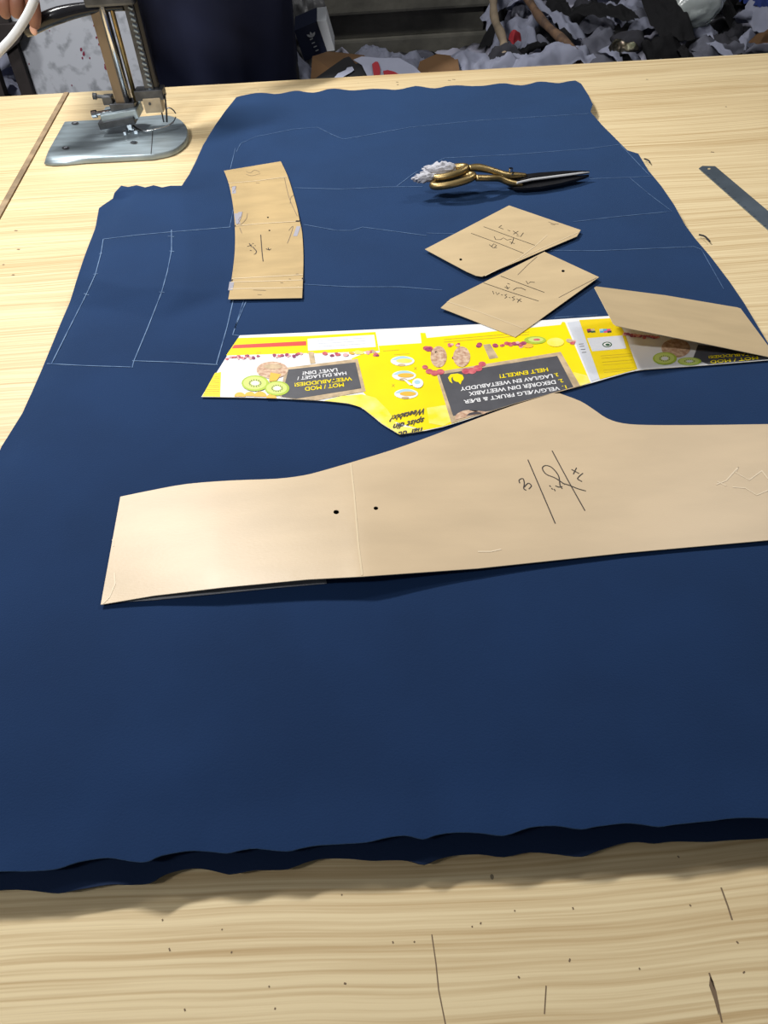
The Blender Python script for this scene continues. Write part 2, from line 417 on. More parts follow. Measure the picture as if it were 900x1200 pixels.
def cloth_h(x, y):
    d = max(0.0, y-near_edge_y(x))
    n1 = noise.noise(Vector((x*9, y*5, 3.1))); n2 = noise.noise(Vector((x*26, y*7, 8.0)))
    h = HC
    e = math.exp(-(d/.035)**2)
    h += .0064*math.exp(-(d/.022)**2)+e*(-.0015+.0030*n2+.0020*n1)+.0010*noise.noise(Vector((x*75, y*22, 4)))*math.exp(-(d/.045)**2)
    h += 0.004*math.exp(-((d-.055)/.03)**2)*(0.5+n1)
    h += 0.0016*n1*math.exp(-((d-.12)/.10)**2)
    # left and right borders relax a little downwards
    dl = x-xl
    h -= .004*math.exp(-(max(0, dl)/.02)**2)*(1+n2) if y < 1.2 else 0
    h += 0.0010*noise.noise(Vector((x*3+y*4, y*3-x*3, 1.7)))*min(1, max(0, dl)/.03) if (y < .50) else 0
    return h
def offset_poly(poly, d, ymin=None):
    cx = sum(p[0] for p in poly)/len(poly); n = len(poly); out = []
    for i in range(n):
        a = poly[i-1]; b = poly[(i+1) % n]; dx, dy = b[0]-a[0], b[1]-a[1]; l = math.hypot(dx, dy) or 1
        out.append((poly[i][0]-dy/l*d, poly[i][1]+dx/l*d))
    return out
area = sum(outline[i-1][0]*outline[i][1]-outline[i][0]*outline[i-1][1] for i in range(len(outline)))
sg = 1 if area > 0 else -1
ply = sheet('fabric_ply', outline, cloth_h, 0.0012, 'navy', None, step=.012, dn=.006, world=True)
tag(ply, 'topmost ply of navy blue knit cloth with white chalk outlines and wavy near edge', 'fabric')
# bottom ply: same outline, waves of its own, lit edge showing under the top ply
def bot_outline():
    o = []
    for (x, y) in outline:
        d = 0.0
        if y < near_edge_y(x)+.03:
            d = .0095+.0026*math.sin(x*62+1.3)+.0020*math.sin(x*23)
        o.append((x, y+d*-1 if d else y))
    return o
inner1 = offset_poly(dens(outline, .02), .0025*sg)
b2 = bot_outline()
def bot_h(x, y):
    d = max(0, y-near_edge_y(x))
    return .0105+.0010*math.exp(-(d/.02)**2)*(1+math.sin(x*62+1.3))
pl2 = sheet('fabric_ply', offset_poly(b2, .0012*sg), bot_h, .0012, 'navy_shaded', None, step=.03, dn=.008, world=True)
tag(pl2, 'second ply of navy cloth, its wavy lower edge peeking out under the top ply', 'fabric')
mid = sheet('fabric_layers', offset_poly(dens(outline, .03), .005*sg), lambda x, y: .0088, .0084, 'navy_shaded', None, step=.04, dn=.03, world=True)
mid2 = sheet('fabric_layers', offset_poly(dens(outline, .03), .016*sg), lambda x, y: HC-.0055, .0033, 'navy_shaded', None, step=.04, dn=.03, world=True)
tag(mid2, 'recessed navy plies packed just under the topmost cloth', 'fabric', kind='stuff')
tag(mid, 'lowest navy plies of the cloth stack resting on the wood', 'fabric', kind='stuff')
def ch(px, py):
    p = P(px, py, HC); return cloth_h(p.x, p.y)
# chalk lines
K = lambda s, o, pts: [(x/s+o[0], y/s+o[1]) for x, y in pts]
c7 = (3, (0, 180)); c8 = (3.4615, (640, 80)); c5 = (6, (240, 170))
lines = [
 K(*c7, [(365,300),(480,286),(600,275),(810,258)]),
 K(*c7, [(363,300),(355,350),(335,425),(303,495),(245,610),(180,740)]),
 K(*c7, [(603,268),(603,340),(588,415),(568,487),(520,610),(470,730),(465,752)]),
 K(*c7, [(165,738),(300,745),(460,750)]), K(*c7, [(465,728),(620,733),(765,742)]),
 K(*c7, [(820,515),(798,610),(760,742)]), K(*c7, [(865,520),(830,600),(818,637),(845,640)]),
 K(*c7, [(348,352),(360,350)]), K(*c7, [(328,424),(344,422)]), K(*c7, [(295,492),(312,497)]), K(*c7, [(596,342),(612,344)]), K(*c7, [(560,486),(578,488)]), K(*c7, [(590,290),(612,292)]),
 K(*c5, [(215,20),(180,165)]), K(*c5, [(200,455),(175,575)]),
 [(345,220),(400,221.5),(450,219),(495,218.5)], [(465,218),(485,203),(521,185),(600,181),(690,174),(727,169)],
 [(277,178),(282,168),(300,160),(345,151),(372,149),(390,158),(402,163),(420,160),(480,149),(560,141),(690,133)],
 K(*c8, [(300,308),(360,372),(420,435)]), K(*c8, [(175,448),(430,438)]),
 K(*c8, [(340,445),(420,512),(510,580),(300,600),(110,622)]),
 K(*c8, [(10,738),(200,740),(600,723),(630,735),(675,815),(720,895)]),
 [(356,263),(395,270),(412,270),(425,266),(470,272),(500,276)],
 [(355,333),(410,336),(470,336),(518,340)], [(290,338),(275,385)], [(650,372),(700,369)], [(566,275),(500,273)],
]
strokes('chalk_line', ply, lines[:13], ch, .0011, 'chalk', curve=False, lift=.0006)
strokes('chalk_line', ply, lines[13:], ch, .0009, 'chalk2', curve=False, lift=.0006)
# little puckers near the front edge
for i, (pts, lab) in enumerate((([(755,186),(760,188),(762,191)], 'short dark thread end sticking out of the cloth edge beside the ruler'),
                                ([(819,275),(826,277),(832,283)], 'dark loose thread curling off the right cloth edge below the ruler'))):
    bm = bmesh.new(); add_tube(bm, [P(x, y, .004) for x, y in smooth_curve(pts, 4)], .0011, 6)
    tag(bm_obj('loose_thread', bm, None, 'thread', True), lab, 'thread')

# ================================================================== PAPER PATTERNS
H1 = HC+.0016
def ell(cx, cy, rx, ry, n=20, a0=0): return [(cx+rx*math.cos(2*math.pi*i/n+a0), cy+ry*math.sin(2*math.pi*i/n+a0)) for i in range(n)]
# ---- big folded pattern
top_edge = smooth_curve([(141,582),(180,574),(220,567),(272,563),(324,561),(356,557),(380,551),(411,542)], 3)
top_edge2 = smooth_curve([(411,542),(460,527),(505,511),(560,490),(605,474),(648,461)], 3)[1:]
top_edge3 = smooth_curve([(656,461),(680,470),(696,480),(711,490),(730,496),(760,498),(824,498),(900,497),(1000,496)], 3)
bigout = top_edge+top_edge2+top_edge3+[(1062,619),(900,633),(730,648),(560,666),(425,675.5),(360,679),(260,688.5),(180,698),(118,708.5)]
def crease_x(py): return 411+(py-542)*14/133
def big_h(px, py):
    d = px-crease_x(py)
    v = max(0, min(1, (py-540)/135))
    lo, hi = (.0045, .0135)
    pk = lo+(hi-lo)*v
    if d < 0: k = max(0, 1+d/300)**1.15*pk+ (.0035*max(0, 1-abs((px-250))/150)*v)
    else: k = pk*math.exp(-(d/120)**1.4)
    corner = 0
    if px > 620 and px < 700 and py < 500: corner = .001*(500-py)/40
    return H1+.0016+k+corner
def hole(cx, cy, r=3.4): return ell(cx, cy, r, r*.75, 12)
big = sheet('cardboard_pattern', bigout, big_h, .0007, ['kraft_big', 'kraft_edge'], None, step=11, dn=9, holes=(hole(394,600), hole(440.5,595.5, 2.8)), edge_mat=1)
tag(big, 'largest brown cardboard pattern with centre crease, marked XL, across the navy cloth', 'cardboard pattern')
sheet('underside_flap', [(122,706.5),(145,590),(250,575),(366,572),(383,683.5),(330,688),(250,696),(180,703)], lambda x, y: H1, .0005, 'greyback', big, step=20)['label'] = 'grey underside layer of the folded pattern'
strokes('crease', big, [[(411,543),(415,580),(420,640),(424.5,674)]], big_h, .0016, 'crease', curve=False)
sc, of = 2.647, (560, 480)
strokes('handwriting', big, [K(sc, of, l) for l in (
  [(155,155),(198,255),(240,353)], [(230,127),(280,220),(332,313)],
  [(290,185),(301,191),(314,198)], [(306,180),(301,190),(296,200)], [(326,197),(316,205),(309,214),(316,219),(323,223)],
  [(270,232),(240,212),(212,200),(200,182),(210,173),(230,180),(250,205),(255,235),(262,245)], [(262,228),(285,235),(310,245),(335,252)],
  [(240,236),(252,240),(262,238)], [(222,235),(226,239)], [(236,246),(240,252)], [(228,243),(232,247)],
  [(130,228),(128,218),(140,214),(144,230),(142,244),(150,250)], [(144,240),(156,228),(166,236),(158,246)])],
  big_h, .0010, 'ink', curve=True)
strokes('scuff_mark', big, [K(sc, of, l) for l in (
  [(740,232),(770,220),(808,178),(800,195),(842,218),(880,190)], [(742,222),(770,236)], [(880,188),(900,215)], [(790,240),(830,243),(865,265),(900,250)], [(0,440),(40,440),(72,433)])]
  + [[(134,671),(135,684),(128,700),(121,707)], [(133,640),(132,632)]], big_h, .0011, 'scuff', curve=False)

# ---- long curved band pattern
colout = smooth_curve([(262.5,200),(329,189)], 2)+smooth_curve([(329,189),(337,206),(343,225),(348,243),(351,258),(354,273),(355.5,300),(355,325),(354,349)], 3)[1:]+smooth_curve([(267.5,350.5),(271.5,326),(274.7,300),(275.5,278),(274.7,257),(272.5,237),(268,215),(262.5,200)], 3)[:-1]
def col_h(px, py):
    k = 0
    for c, a in ((213-.12*(px-300), .0014), (261-.09*(px-310), .0018), (324, .001)):
        k += a*math.exp(-((py-c)/9)**2)
    return H1+.0008+k+.002*max(0, (py-325)/25)
band = sheet('cardboard_pattern', colout, col_h, .0007, ['kraft_col', 'kraft_edge'], None, step=7, dn=5, holes=(hole(314,254.7,1.2), hole(315.8,270,1.2)), edge_mat=1)
tag(band, 'long narrow curved cardboard pattern lying left of the shears, with three cross creases', 'cardboard pattern')
strokes('crease', band, [K(*c5, l) for l in ([(165,268),(370,250),(578,222)], [(212,568),(400,550),(662,535)], [(190,938),(420,925),(690,910)], [(185,962),(690,948)], [(180,1010),(688,1000)])], col_h, .0016, 'crease', curve=False)
strokes('handwriting', band, [K(*c5, l) for l in ([(393,630),(398,700),(404,770),(410,818)], [(430,728),(445,735),(468,730)], [(445,722),(450,736),(458,738)],
   [(298,712),(318,706),(332,700)], [(312,690),(322,706),(328,716)], [(335,690),(342,694)], [(318,738),(328,742)], [(350,705),(358,708)],
   [(335,712),(348,728),(362,745),(358,762),(345,768)])], col_h, .0012, 'ink')
strokes('pencil_mark', band, [K(*c5, l) for l in ([(215,570),(250,560),(290,520),(300,480)], [(230,560),(255,510),(265,470)], [(235,530),(262,480)], [(560,230),(575,300),(600,390),(650,500)], [(600,410),(605,370),(625,350)],
   [(245,580),(260,620)], [(290,185),(320,195),(350,175),(385,190)], [(290,205),(330,215),(390,200)], [(590,600),(620,570),(600,640),(580,690)], [(340,1018),(430,1022)], [(370,1050),(400,1052)], [(530,965),(550,968)], [(640,905),(660,905)], [(590,940),(605,942)], [(180,295),(220,290),(200,330)], [(360,265),(385,267)])], col_h, .0008, 'pencil')
strokes('blue_shading', band, [(.006, K(*c5, l)) for l in ([(205,290),(205,340)], [(220,480),(235,555)], [(250,470),(230,545)], [(660,570),(635,640)], [(190,960),(180,1020)])], col_h, .006, 'bluepencil', lift=.0002)
strokes('notch_mark', band, [(.004, K(*c5, l)) for l in ([(205,568),(218,566)], [(640,533),(666,534)], [(183,950),(196,950)], [(682,938),(694,938)])], col_h, .004, 'ink', curve=False, lift=.0004)

# ---- two rectangular cards
H2 = H1+.0012
c7b = (3.75, (480, 230))
card2 = [(516.5,360.7),(527.5,350.5),(638,295),(702,324.7),(604,395)]
def card2_h(px, py): return H2+.0008+.002*max(0, (px-610)/90)+.0012*max(0, (545-px)/30)
co2 = sheet('cardboard_pattern', card2, card2_h, .0006, ['kraft', 'kraft_edge'], None, step=12, dn=14, holes=(hole(660,317.5,2.0),), edge_mat=1)
tag(co2, 'nearer of the two squarish brown cards, marked XS-S-M, its tip on the yellow printed board', 'cardboard pattern')
card1 = [(498,292),(596.5,240.7),(680.5,269.5),(676,277),(565,324),(558,323),(546.5,318)]
def card1_h(px, py): return H2+.0022+.002*max(0, (640-px)/140)*max(0, (py-290)/34)
co1 = sheet('cardboard_pattern', card1, card1_h, .0006, ['kraft', 'kraft_edge'], None, step=12, dn=14, holes=(hole(540,304,1.8),), edge_mat=1)
tag(co1, 'farther of the two squarish brown cards, marked L-XL, just in front of the shears', 'cardboard pattern')
strokes('handwriting', co1, [K(*c7b, l) for l in ([(325,133),(430,172),(550,215)], [(270,162),(390,206),(500,250)],
   [(405,127),(392,136),(412,144)], [(430,148),(442,152)], [(455,152),(465,160),(477,168)], [(478,153),(466,160),(456,166)], [(500,160),(488,177),(470,172)],
   [(372,176),(378,190),(400,190),(412,182),(428,192),(448,188)], [(458,182),(452,200),(446,210)], [(440,200),(462,208)],
   [(350,212),(366,226),(384,226)], [(360,220),(370,208),(382,216),(372,226)])], card1_h, .0009, 'ink', curve=False)
strokes('crease', co1, [K(*c7b, l) for l in ([(605,170),(555,215),(485,268)], [(330,350),(490,270),(590,225),(740,158)])], card1_h, .0012, 'crease', curve=False)
strokes('handwriting', co2, [K(*c7b, l) for l in ([(400,350),(500,388),(592,422)], [(325,380),(440,420),(567,460)],
   [(512,372),(520,385),(530,376),(550,378)], [(418,398),(428,404),(440,400)], [(430,382),(440,386)], [(455,412),(470,402),(490,402),(510,412)], [(425,392),(432,408)],
   [(365,416),(370,430),(379,420),(385,433),(394,424)], [(402,432),(410,434)], [(428,430),(418,434),(428,442),(418,448)], [(436,444),(443,446)], [(462,440),(450,444),(462,452),(452,458)], [(470,450),(480,456),(492,463)], [(490,450),(480,456),(474,466)])], card2_h, .0009, 'ink', curve=False)
strokes('crease', co2, [K(*c7b, l) for l in ([(165,462),(300,505),(500,580)],)], card2_h, .0012, 'crease', curve=False)
strokes('pencil_mark', co2, [K(*c7b, l) for l in ([(655,445),(740,400),(822,358)], [(475,345),(520,300),(560,265)])], card2_h, .0007, 'pencil', curve=False)
strokes('pencil_mark', co1, [K(*c7b, l) for l in ([(610,112),(630,120),(655,122)], [(620,122),(640,125)])], card1_h, .0008, 'pencil', curve=False)

# ---- printed carton pattern
HP = H1
curve_l = smooth_curve([(236,465),(300,466),(341,467.6),(382,470),(408,473),(422,477),(437,488),(448,497),(466,508)], 3)
curve_r = smooth_curve([(470,509),(520,500),(604,473),(680,452.5),(713,443),(745,434.5),(780,431.3),(826,428),(912,421)], 3)
cardP = [(281,393),(350,390),(460,385),(580,379),(700,371),(866,362.3),(912,421)][:6]+curve_r[::-1]+curve_l[::-1]
def pr_h(px, py):
    return HP+.0008
prn = sheet('printed_carton_pattern', cardP, pr_h, .0006, ['p_white', 'kraft_edge'], None, step=14, dn=8, edge_mat=1)
tag(prn, 'yellow and white printed carton cut as a pattern, fruit pictures and upside-down lettering', 'carton pattern')
sides = [(p, q) for p, q in ()]
M['p_pink'] = mat('print_pink', (232,176,176), 0.4)
PM = ['p_pink','p_yellow','p_pale','p_ochre','p_red','p_grey','p_lgrey','p_tan','p_biscuit','p_kiwi','p_kiwi2','p_orange','p_berry','p_berry2','p_ink','p_ltext','p_blue','p_sky','p_mag','p_green','p_white']
PI = {n: i for i, n in enumerate(PM)}
pb = {}
count_ = [0]
def fresh(n): count_[0] += 1; return n+'#'+str(count_[0])
def art(part, pts, m, lay):
    if part not in pb: pb[part] = bmesh.new()
    count_[0] += 1; zz = HP+.0008+.00012*lay+.000007*(count_[0] % 15)
    add_flat(pb[part], [P(x, y, zz) for x, y in pts], PI[m])
A = 'printed_background'
cl = lambda pts, s, o: K(s, o, pts)
art(A, [(279,396),(358.7,393.7),(360,413.7),(265,416.5)], 'p_yellow', 1)
art(A, [(274.5,404.2),(358.8,399.7),(359,404.7),(271.5,408.3)], 'p_red', 2)
art(A, [(358.7,393.7),(440,389),(444,411),(360,414.2)], 'p_yellow', 2)
art(A, [(360.4,397),(438.5,392.3),(440.5,406.5),(361,411)], 'p_white', 3)
art(A, [(252,437),(259,436),(258,465),(236.8,464.5)], 'p_yellow', 1)
art(A, [(263,425),(256,436),(259,436),(268,425)], 'p_white', 1)
# central yellow field
yf = [(443.7,405.2),(494,402),(492.5,390),(498.5,390),(500,396),(657,380.5),(659,377),(662,377.5),(692,448.5),(680,452.2),(604,472.5),(520,499.5),(497,504),(482,500),(462,494),(452,480),(436,470),(424,458),(418,440),(412,420),(424,415),(445,413)]
art(A, yf, 'p_yellow', 1)
art(A, [(424,462),(440,466),(454,480),(466,499),(482,501),(497,504.5),(468,509),(448,496.5),(437,487.5),(424,477.5),(408,472.6),(380,469.6),(400,464)], 'p_pale', 2)
art(A, [(500,478),(526,474),(532,492),(520,499),(503,496)], 'p_pale', 2)
art(A, [(672,436),(688,440),(692,448),(684,451),(674,452)], 'p_pale', 2)
art(A, [(664.7,378),(679,376),(702.7,443.7),(693,447)], 'p_lgrey', 2)
art(A, [(678.7,375),(722,372.5),(732,390),(747,432.5),(716,441),(703,444.5)], 'p_ochre', 2)
art(A, cl([(210,235),(520,210),(555,325),(255,350)], 7.5, (660,365)), 'p_lgrey', 3)
for x, c in ((206,'p_berry'),(240,'p_tan'),(318,'p_sky'),(350,'p_blue'),(382,'p_mag')):
    art(A, cl([(x,155),(x+34,151),(x+36,168),(x+2,172)], 7.5, (660,365)), c, 3)
for x, c in ((212,'p_ink'),(246,'p_green'),(322,'p_blue'),(356,'p_mag'),(388,'p_ink')):
    art(A, cl([(x,172),(x+36,168),(x+38,184),(x+2,188)], 7.5, (660,365)), c, 3)
art(A, ell(711.5,403.7,5.7,3.2), 'p_green', 4); art(A, ell(711.5,403.7,4.2,2.2), 'p_white', 5); art(A, ell(712,403.9,2.8,1.4,10), 'p_green', 6)
for i, yy in enumerate((375,395,430,455,500,520)):
    art(A, cl([(330+i*6,yy+14),(600+i*6,yy-8),(600+i*6,yy-4),(330+i*6,yy+18)], 7.5, (660,365)), 'p_ltext', 3)
for yy in (285,305,332,358):
    art(A, cl([(138+(yy-285)*.35,yy),(178+(yy-285)*.35,yy-3),(178+(yy-285)*.35,yy+2),(138+(yy-285)*.35,yy+5)], 7.5, (660,365)), 'p_ink', 3)
for i in range(9):
    y = 441+i*2.5; art(A, [(251-i*1.55,y),(257,y-.4),(257,y+.2),(251-i*1.55,y+.5)], 'p_ltext', 2)
for i in range(3):
    art(A, [(372,399+i*3.4),(428,395.5+i*3.4),(428,396.1+i*3.4),(372,399.6+i*3.4)], 'p_lgrey', 4)
art(A, [(449,411),(468,409.7),(468,410.3),(449,411.6)], 'p_ltext', 2); art(A, [(462,415.3),(480,414.3),(480,414.8),(462,415.8)], 'p_ltext', 2)
for i in range(2):
    art(A, [(520,397.5+i*3),(590,391.8+i*3),(620,388.5+i*3),(620,389.1+i*3),(590,392.4+i*3),(520,398.1+i*3)], 'p_ltext', 2)
art(A, [(300,411.8),(306,411.5),(306,414),(300,414.3)], 'p_ochre', 2)
# chalkboards
B = fresh('printed_chalkboard')
art(B, [(334,431),(419,420.3),(428.5,458.5),(372,468.9),(346,467.6),(328,465)], 'p_tan', 3)
art(B, [(338,433),(416.5,424.5),(423.5,455),(347,467.2),(330,465)], 'p_grey', 4)
art(B, cl([(160,280),(205,280),(222,378),(178,384)], 7.5, (340,375)), 'p_tan', 3)
B = fresh('printed_chalkboard')
art(B, [(511,436),(657,412.3),(680,452),(672,454.5),(604,472.8),(529,496)], 'p_tan', 3)
art(B, [(515,439),(653,417),(672,453.5),(640,462.6),(604,472.5),(575,481.5),(531,487.5)], 'p_grey', 4)
art(B, cl([(330,20),(372,15),(420,95),(368,105)], 5, (500,400)), 'p_tan', 3)
B = fresh('printed_chalkboard')
art(B, [(818,404),(905,411),(908,420.5),(830,426.8),(812,420)], 'p_grey', 3)
# fruit
Fp = 'printed_picture'
def kiwi(cx, cy, rx, ry, l=5):
    Fp = fresh('printed_kiwi')
    art(Fp, ell(cx,cy,rx,ry), 'p_kiwi', l); art(Fp, ell(cx-.4,cy-.3,rx*.85,ry*.82), 'p_kiwi2', l+1)
    for k in range(14):
        a = k*2*math.pi/14; art(Fp, ell(cx+rx*.42*math.cos(a), cy+ry*.42*math.sin(a), rx*.05, ry*.07, 6), 'p_ink', l+2)
    art(Fp, ell(cx,cy,rx*.3,ry*.28), 'p_white', l+3)
Fp = fresh('printed_biscuit')
art(Fp, ell(319,433.5,18.5,10,24), 'p_biscuit', 5); art(Fp, ell(320,429.5,11,3,16), 'p_tan', 6)
art(Fp, [(315,447),(317,436.5),(329.5,438.5),(324,446)], 'p_orange', 7)
Fp = fresh('printed_orange_slices')
for x, y, r in ((281,461.5,6.5),(293,461,6.5),(305,461.5,7.5),(318,463.4,6)):
    y -= 1.4; art(Fp, [(x-r,y+4.4)]+[(x-r*math.cos(math.pi*i/8), y+4.2-r*.75*math.sin(math.pi*i/8)) for i in range(9)]+[(x+r,y+4.6)], 'p_orange', 5)
kiwi(299,449,16,9.3, 7); kiwi(324.7,455,14.5,8.6, 7)
def berries(spec):
    Fp = fresh('printed_berries')
    for i, (x, y, r, m) in enumerate(spec):
        for k in range(3):
            rr_ = r*random.uniform(.45,.8); art(Fp, ell(x+random.uniform(-.6,.6)*r, y+random.uniform(-.35,.35)*r, rr_, rr_*.62, 10), (m, m, 'p_berry', 'p_berry2', 'p_pink')[random.randrange(5)] if m in ('p_berry','p_berry2') else m, 4+k*.4+(i % 2)*.2)
random.seed(3)
berries([(266+i*4+random.uniform(-.8,.8), 419.5+random.uniform(-1.2,1.6)-i*.18, random.uniform(2.4,3.6), random.choice(('p_berry','p_berry2'))) for i in range(10) ])
berries([(322+i*4.2, 416.3+random.uniform(-1,1.6)-i*.1, 3, 'p_berry') for i in range(8)])
berries([(381,415,4,'p_berry2'),(388,416,4,'p_berry'),(396,415.5,4,'p_berry2'),(404,415,4.4,'p_berry'),(412,413.5,3.5,'p_orange'),(422,414,5,'p_pale'),(433,413,3.6,'p_berry2'),(441,415,4,'p_berry2'),(437,411.5,3,'p_tan')])
berries([(502,409.5,5.5,'p_berry'),(508,411.5,4,'p_berry'),(528,404.5,4,'p_berry2'),(535,404,4,'p_berry'),(560,404.5,4.2,'p_berry'),(582,404,4.5,'p_berry'),(588,405,4,'p_berry2'),(596,403,5,'p_berry2'),(604,402,5,'p_berry2'),(612,403.5,5.5,'p_berry2'),(611,406,4,'p_berry'),(668,400,5,'p_tan'),(671,401,4,'p_berry2')])
Fp = fresh('printed_biscuit')
art(Fp, ell(514,418,9.5,12.5), 'p_biscuit', 5); pass
Fp = fresh('printed_biscuit')
art(Fp, ell(541,418,10,12), 'p_biscuit', 5); pass
berries([(541,411.5,4.5,'p_berry'),(534,420,4.5,'p_berry'),(546,419.5,4.5,'p_berry2'),(512,412,3,'p_berry2')])
Fp = fresh('printed_berries')
for b_ in ((503,435,4.4),(509,437,4.6),(516,435.6,4.8),(498,430,3.4),(546,435,5),(553,434.5,5.4),(560,431.5,5.4),(565,426.5,4.4)):
    art(Fp, ell(b_[0],b_[1],b_[2],b_[2]*.68,12), 'p_berry2', 6.5)
Fp = fresh('printed_fruit_slices')
art(Fp, ell(627,398.5,13,4.6), 'p_kiwi', 4.8); art(Fp, ell(628,398,9,3), 'p_kiwi2', 5.3); art(Fp, ell(629,398,4,1.3), 'p_berry2', 5.8)
art(Fp, ell(651,401,10,5.2), 'p_pale', 5.2); art(Fp, ell(619,405,6,2.6), 'p_orange', 5.0)
Fp = fresh('printed_biscuit')
rr = [(533,488)]+[(533+i*2.6, 488-6.5*math.sin(math.pi*i/16)-i*.3) for i in range(1,17)]+[(570,483)]
art(Fp, [(533,492)]+[(534+i*2.5, 486.5-6*math.sin(math.pi*(i/14)**.8)) for i in range(0,14)]+[(572,482.5)], 'p_biscuit', 6)
art(Fp, [(546,487.5),(550,484),(556,482.5),(562,483),(566,484)], 'p_ink', 7)
# bowls
for (x, y) in ((471.7,423),(473.5,440),(476,461.5)):
    Fp = fresh('printed_bowl')
    art(Fp, ell(x,y,14,5.8), 'p_white', 4); art(Fp, [(x-13+26*i/10, y-1-4.8*math.sin(math.pi*i/10)) for i in range(11)], 'p_sky', 5)
    art(Fp, ell(x+2,y-.2,9.5,2.6), 'p_orange' if y > 430 else 'p_pale', 6); art(Fp, ell(x-1,y+4.6,4.5,1.4), 'p_tan', 5)
Fp = fresh('printed_spoon')
art(Fp, ell(489.5,449,6.5,5.6), 'p_white', 7); art(Fp, ell(489,447.8,3.5,2.4), 'p_sky', 8); art(Fp, [(472,444),(476,445),(484,451),(480,451.5)], 'p_white', 7)
for x, y in ((485,430),(459,450)):
    Fp = fresh('printed_arrow')
    art(Fp, [(x,y),(x+3,y+3.6),(x+3.6,y+3.4),(x+.8,y-.2)], 'p_ltext', 3); art(Fp, [(x,y+3),(x+3,y),(x+3.4,y+.4),(x+.4,y+3.4)], 'p_ltext', 3)
# yellow swirl on the board
Fp = fresh('printed_swirl')
art(Fp, ell(537,443,6.4,4.6), 'p_yellow', 5)
art(Fp, [(543,439.5),(536,437.6),(528,438.6),(525,442.5),(527,447),(530.5,449.4),(529,446),(529,442.8),(532,440.6),(538,440)], 'p_yellow', 5)
art(Fp, [(537,447.5),(541,447),(539.5,450.5)], 'p_yellow', 5)
# right half under the flap
berries([(733+i*3.8, 392+i*.35+random.uniform(-.8,.8), 3.2, 'p_berry') for i in range(11)])
Fp = fresh('printed_biscuit')
art(Fp, ell(792,408,17,11), 'p_biscuit', 5); kiwi(779,420,14,7.4, 6); kiwi(808,423.3,14,4.6, 6)
for part, b_ in pb.items():
    part = part.split('#')[0]; me = bpy.data.meshes.new(part); b_.to_mesh(me); b_.free(); link(part, me, prn, PM)
# lettering
dg = bpy.context.evaluated_depsgraph_get()
def text(s, p0, p1, pc, m, lay=6, clip=None, bold=.02, parent=None):
    cu = bpy.data.curves.new('t', 'FONT'); cu.body = s; cu.offset = bold; cu.resolution_u = 3; cu.fill_mode = 'FRONT'
    ob = bpy.data.objects.new('t', cu); C.objects.link(ob); bpy.context.view_layer.update()
    me = bpy.data.meshes.new_from_object(ob.evaluated_get(bpy.context.evaluated_depsgraph_get()))
    bpy.data.objects.remove(ob); bpy.data.curves.remove(cu)
    xs = [v.co.x for v in me.vertices]; x0, x1 = min(xs), max(xs); cap = .82 if m != 'p_ink' else .70
    z = HP+.0008+.00012*lay+.0001
    a, b, c = P(*p0, z), P(*p1, z), P(*pc, z)
    ux = (b-a)/(x1-x0); uy = (c-a)/cap
    for v in me.vertices: v.co = a+ux*(v.co.x-x0)+uy*v.co.y
    if clip:
        bm = bmesh.new(); bm.from_mesh(me)
        for q0, q1 in clip:
            w0, w1 = P(*q0, z), P(*q1, z); n = (w0-w1).cross(Vector((0, 0, 1)))
            bmesh.ops.bisect_plane(bm, geom=bm.verts[:]+bm.edges[:]+bm.faces[:], plane_co=w0, plane_no=n, clear_outer=True)
        bm.to_mesh(me); bm.free()
    return me, m
TT = [
 text('MOT / MOD', (402.5,448.4), (357,453.7), (403.4,453.6), 'p_yellow'),
 text('WEETABUDDIES!', (412,441.6), (345,449), (413,446.4), 'p_yellow'),
 text('HAR DU LAGET /', (405.6,435.5), (348,441.7), (406.4,439.8), 'p_white'),
 text('LAVET DIN?', (395,431.5), (354,435.7), (396,436), 'p_white'),
 text('VELG/VÆLG FRUKT & BÆR', (655,452.8), (543,469), (657,457.6), 'p_white'),
 text('DEKORÉR DIN WEETABIX', (650.4,445.4), (549,459.6), (652.2,450.4), 'p_white'),
 text('LAG/LAV EN WEETABUDDY', (647,438.4), (539,454), (648.6,443.2), 'p_white'),
 text('HELT ENKELT!', (641.6,430.8), (585,439), (643,435.8), 'p_yellow'),
 text('1.', (663,451.5), (658.5,452.2), (664.8,456), 'p_yellow'),
 text('2.', (659,444), (654,444.8), (660.8,448.6), 'p_yellow'),
 text('3.', (653.5,437), (649,437.7), (655,441.6), 'p_yellow'),
 text('Weetabix?', (499.5,477.8), (459,487), (496.3,485), 'p_ink', bold=.022),
 text('spist din', (497.5,489.2), (461.7,497), (495,496.2), 'p_ink', bold=.022),
 text('har du', (495,500.6), (467,506.2), (493,508), 'p_ink', bold=.022, clip=[((523,499),(470,508.8)), ((469,508.6),(440,490))]),
 text('MOT / MOD', (888,417.6), (832,422.5), (889,421.6), 'p_yellow'),
 text('WEETABUDDIES!', (897,412), (830,417), (898,415.6), 'p_yellow'),
]
for me, m in TT:
    bm = bmesh.new(); bm.from_mesh(me); bpy.data.meshes.remove(me)
    for f in bm.faces:
        f.normal_update()
        if f.normal.z < 0: f.normal_flip()
    me = bpy.data.meshes.new('printed_lettering'); bm.to_mesh(me); bm.free(); me.materials.clear(); link('printed_lettering', me, prn, m)
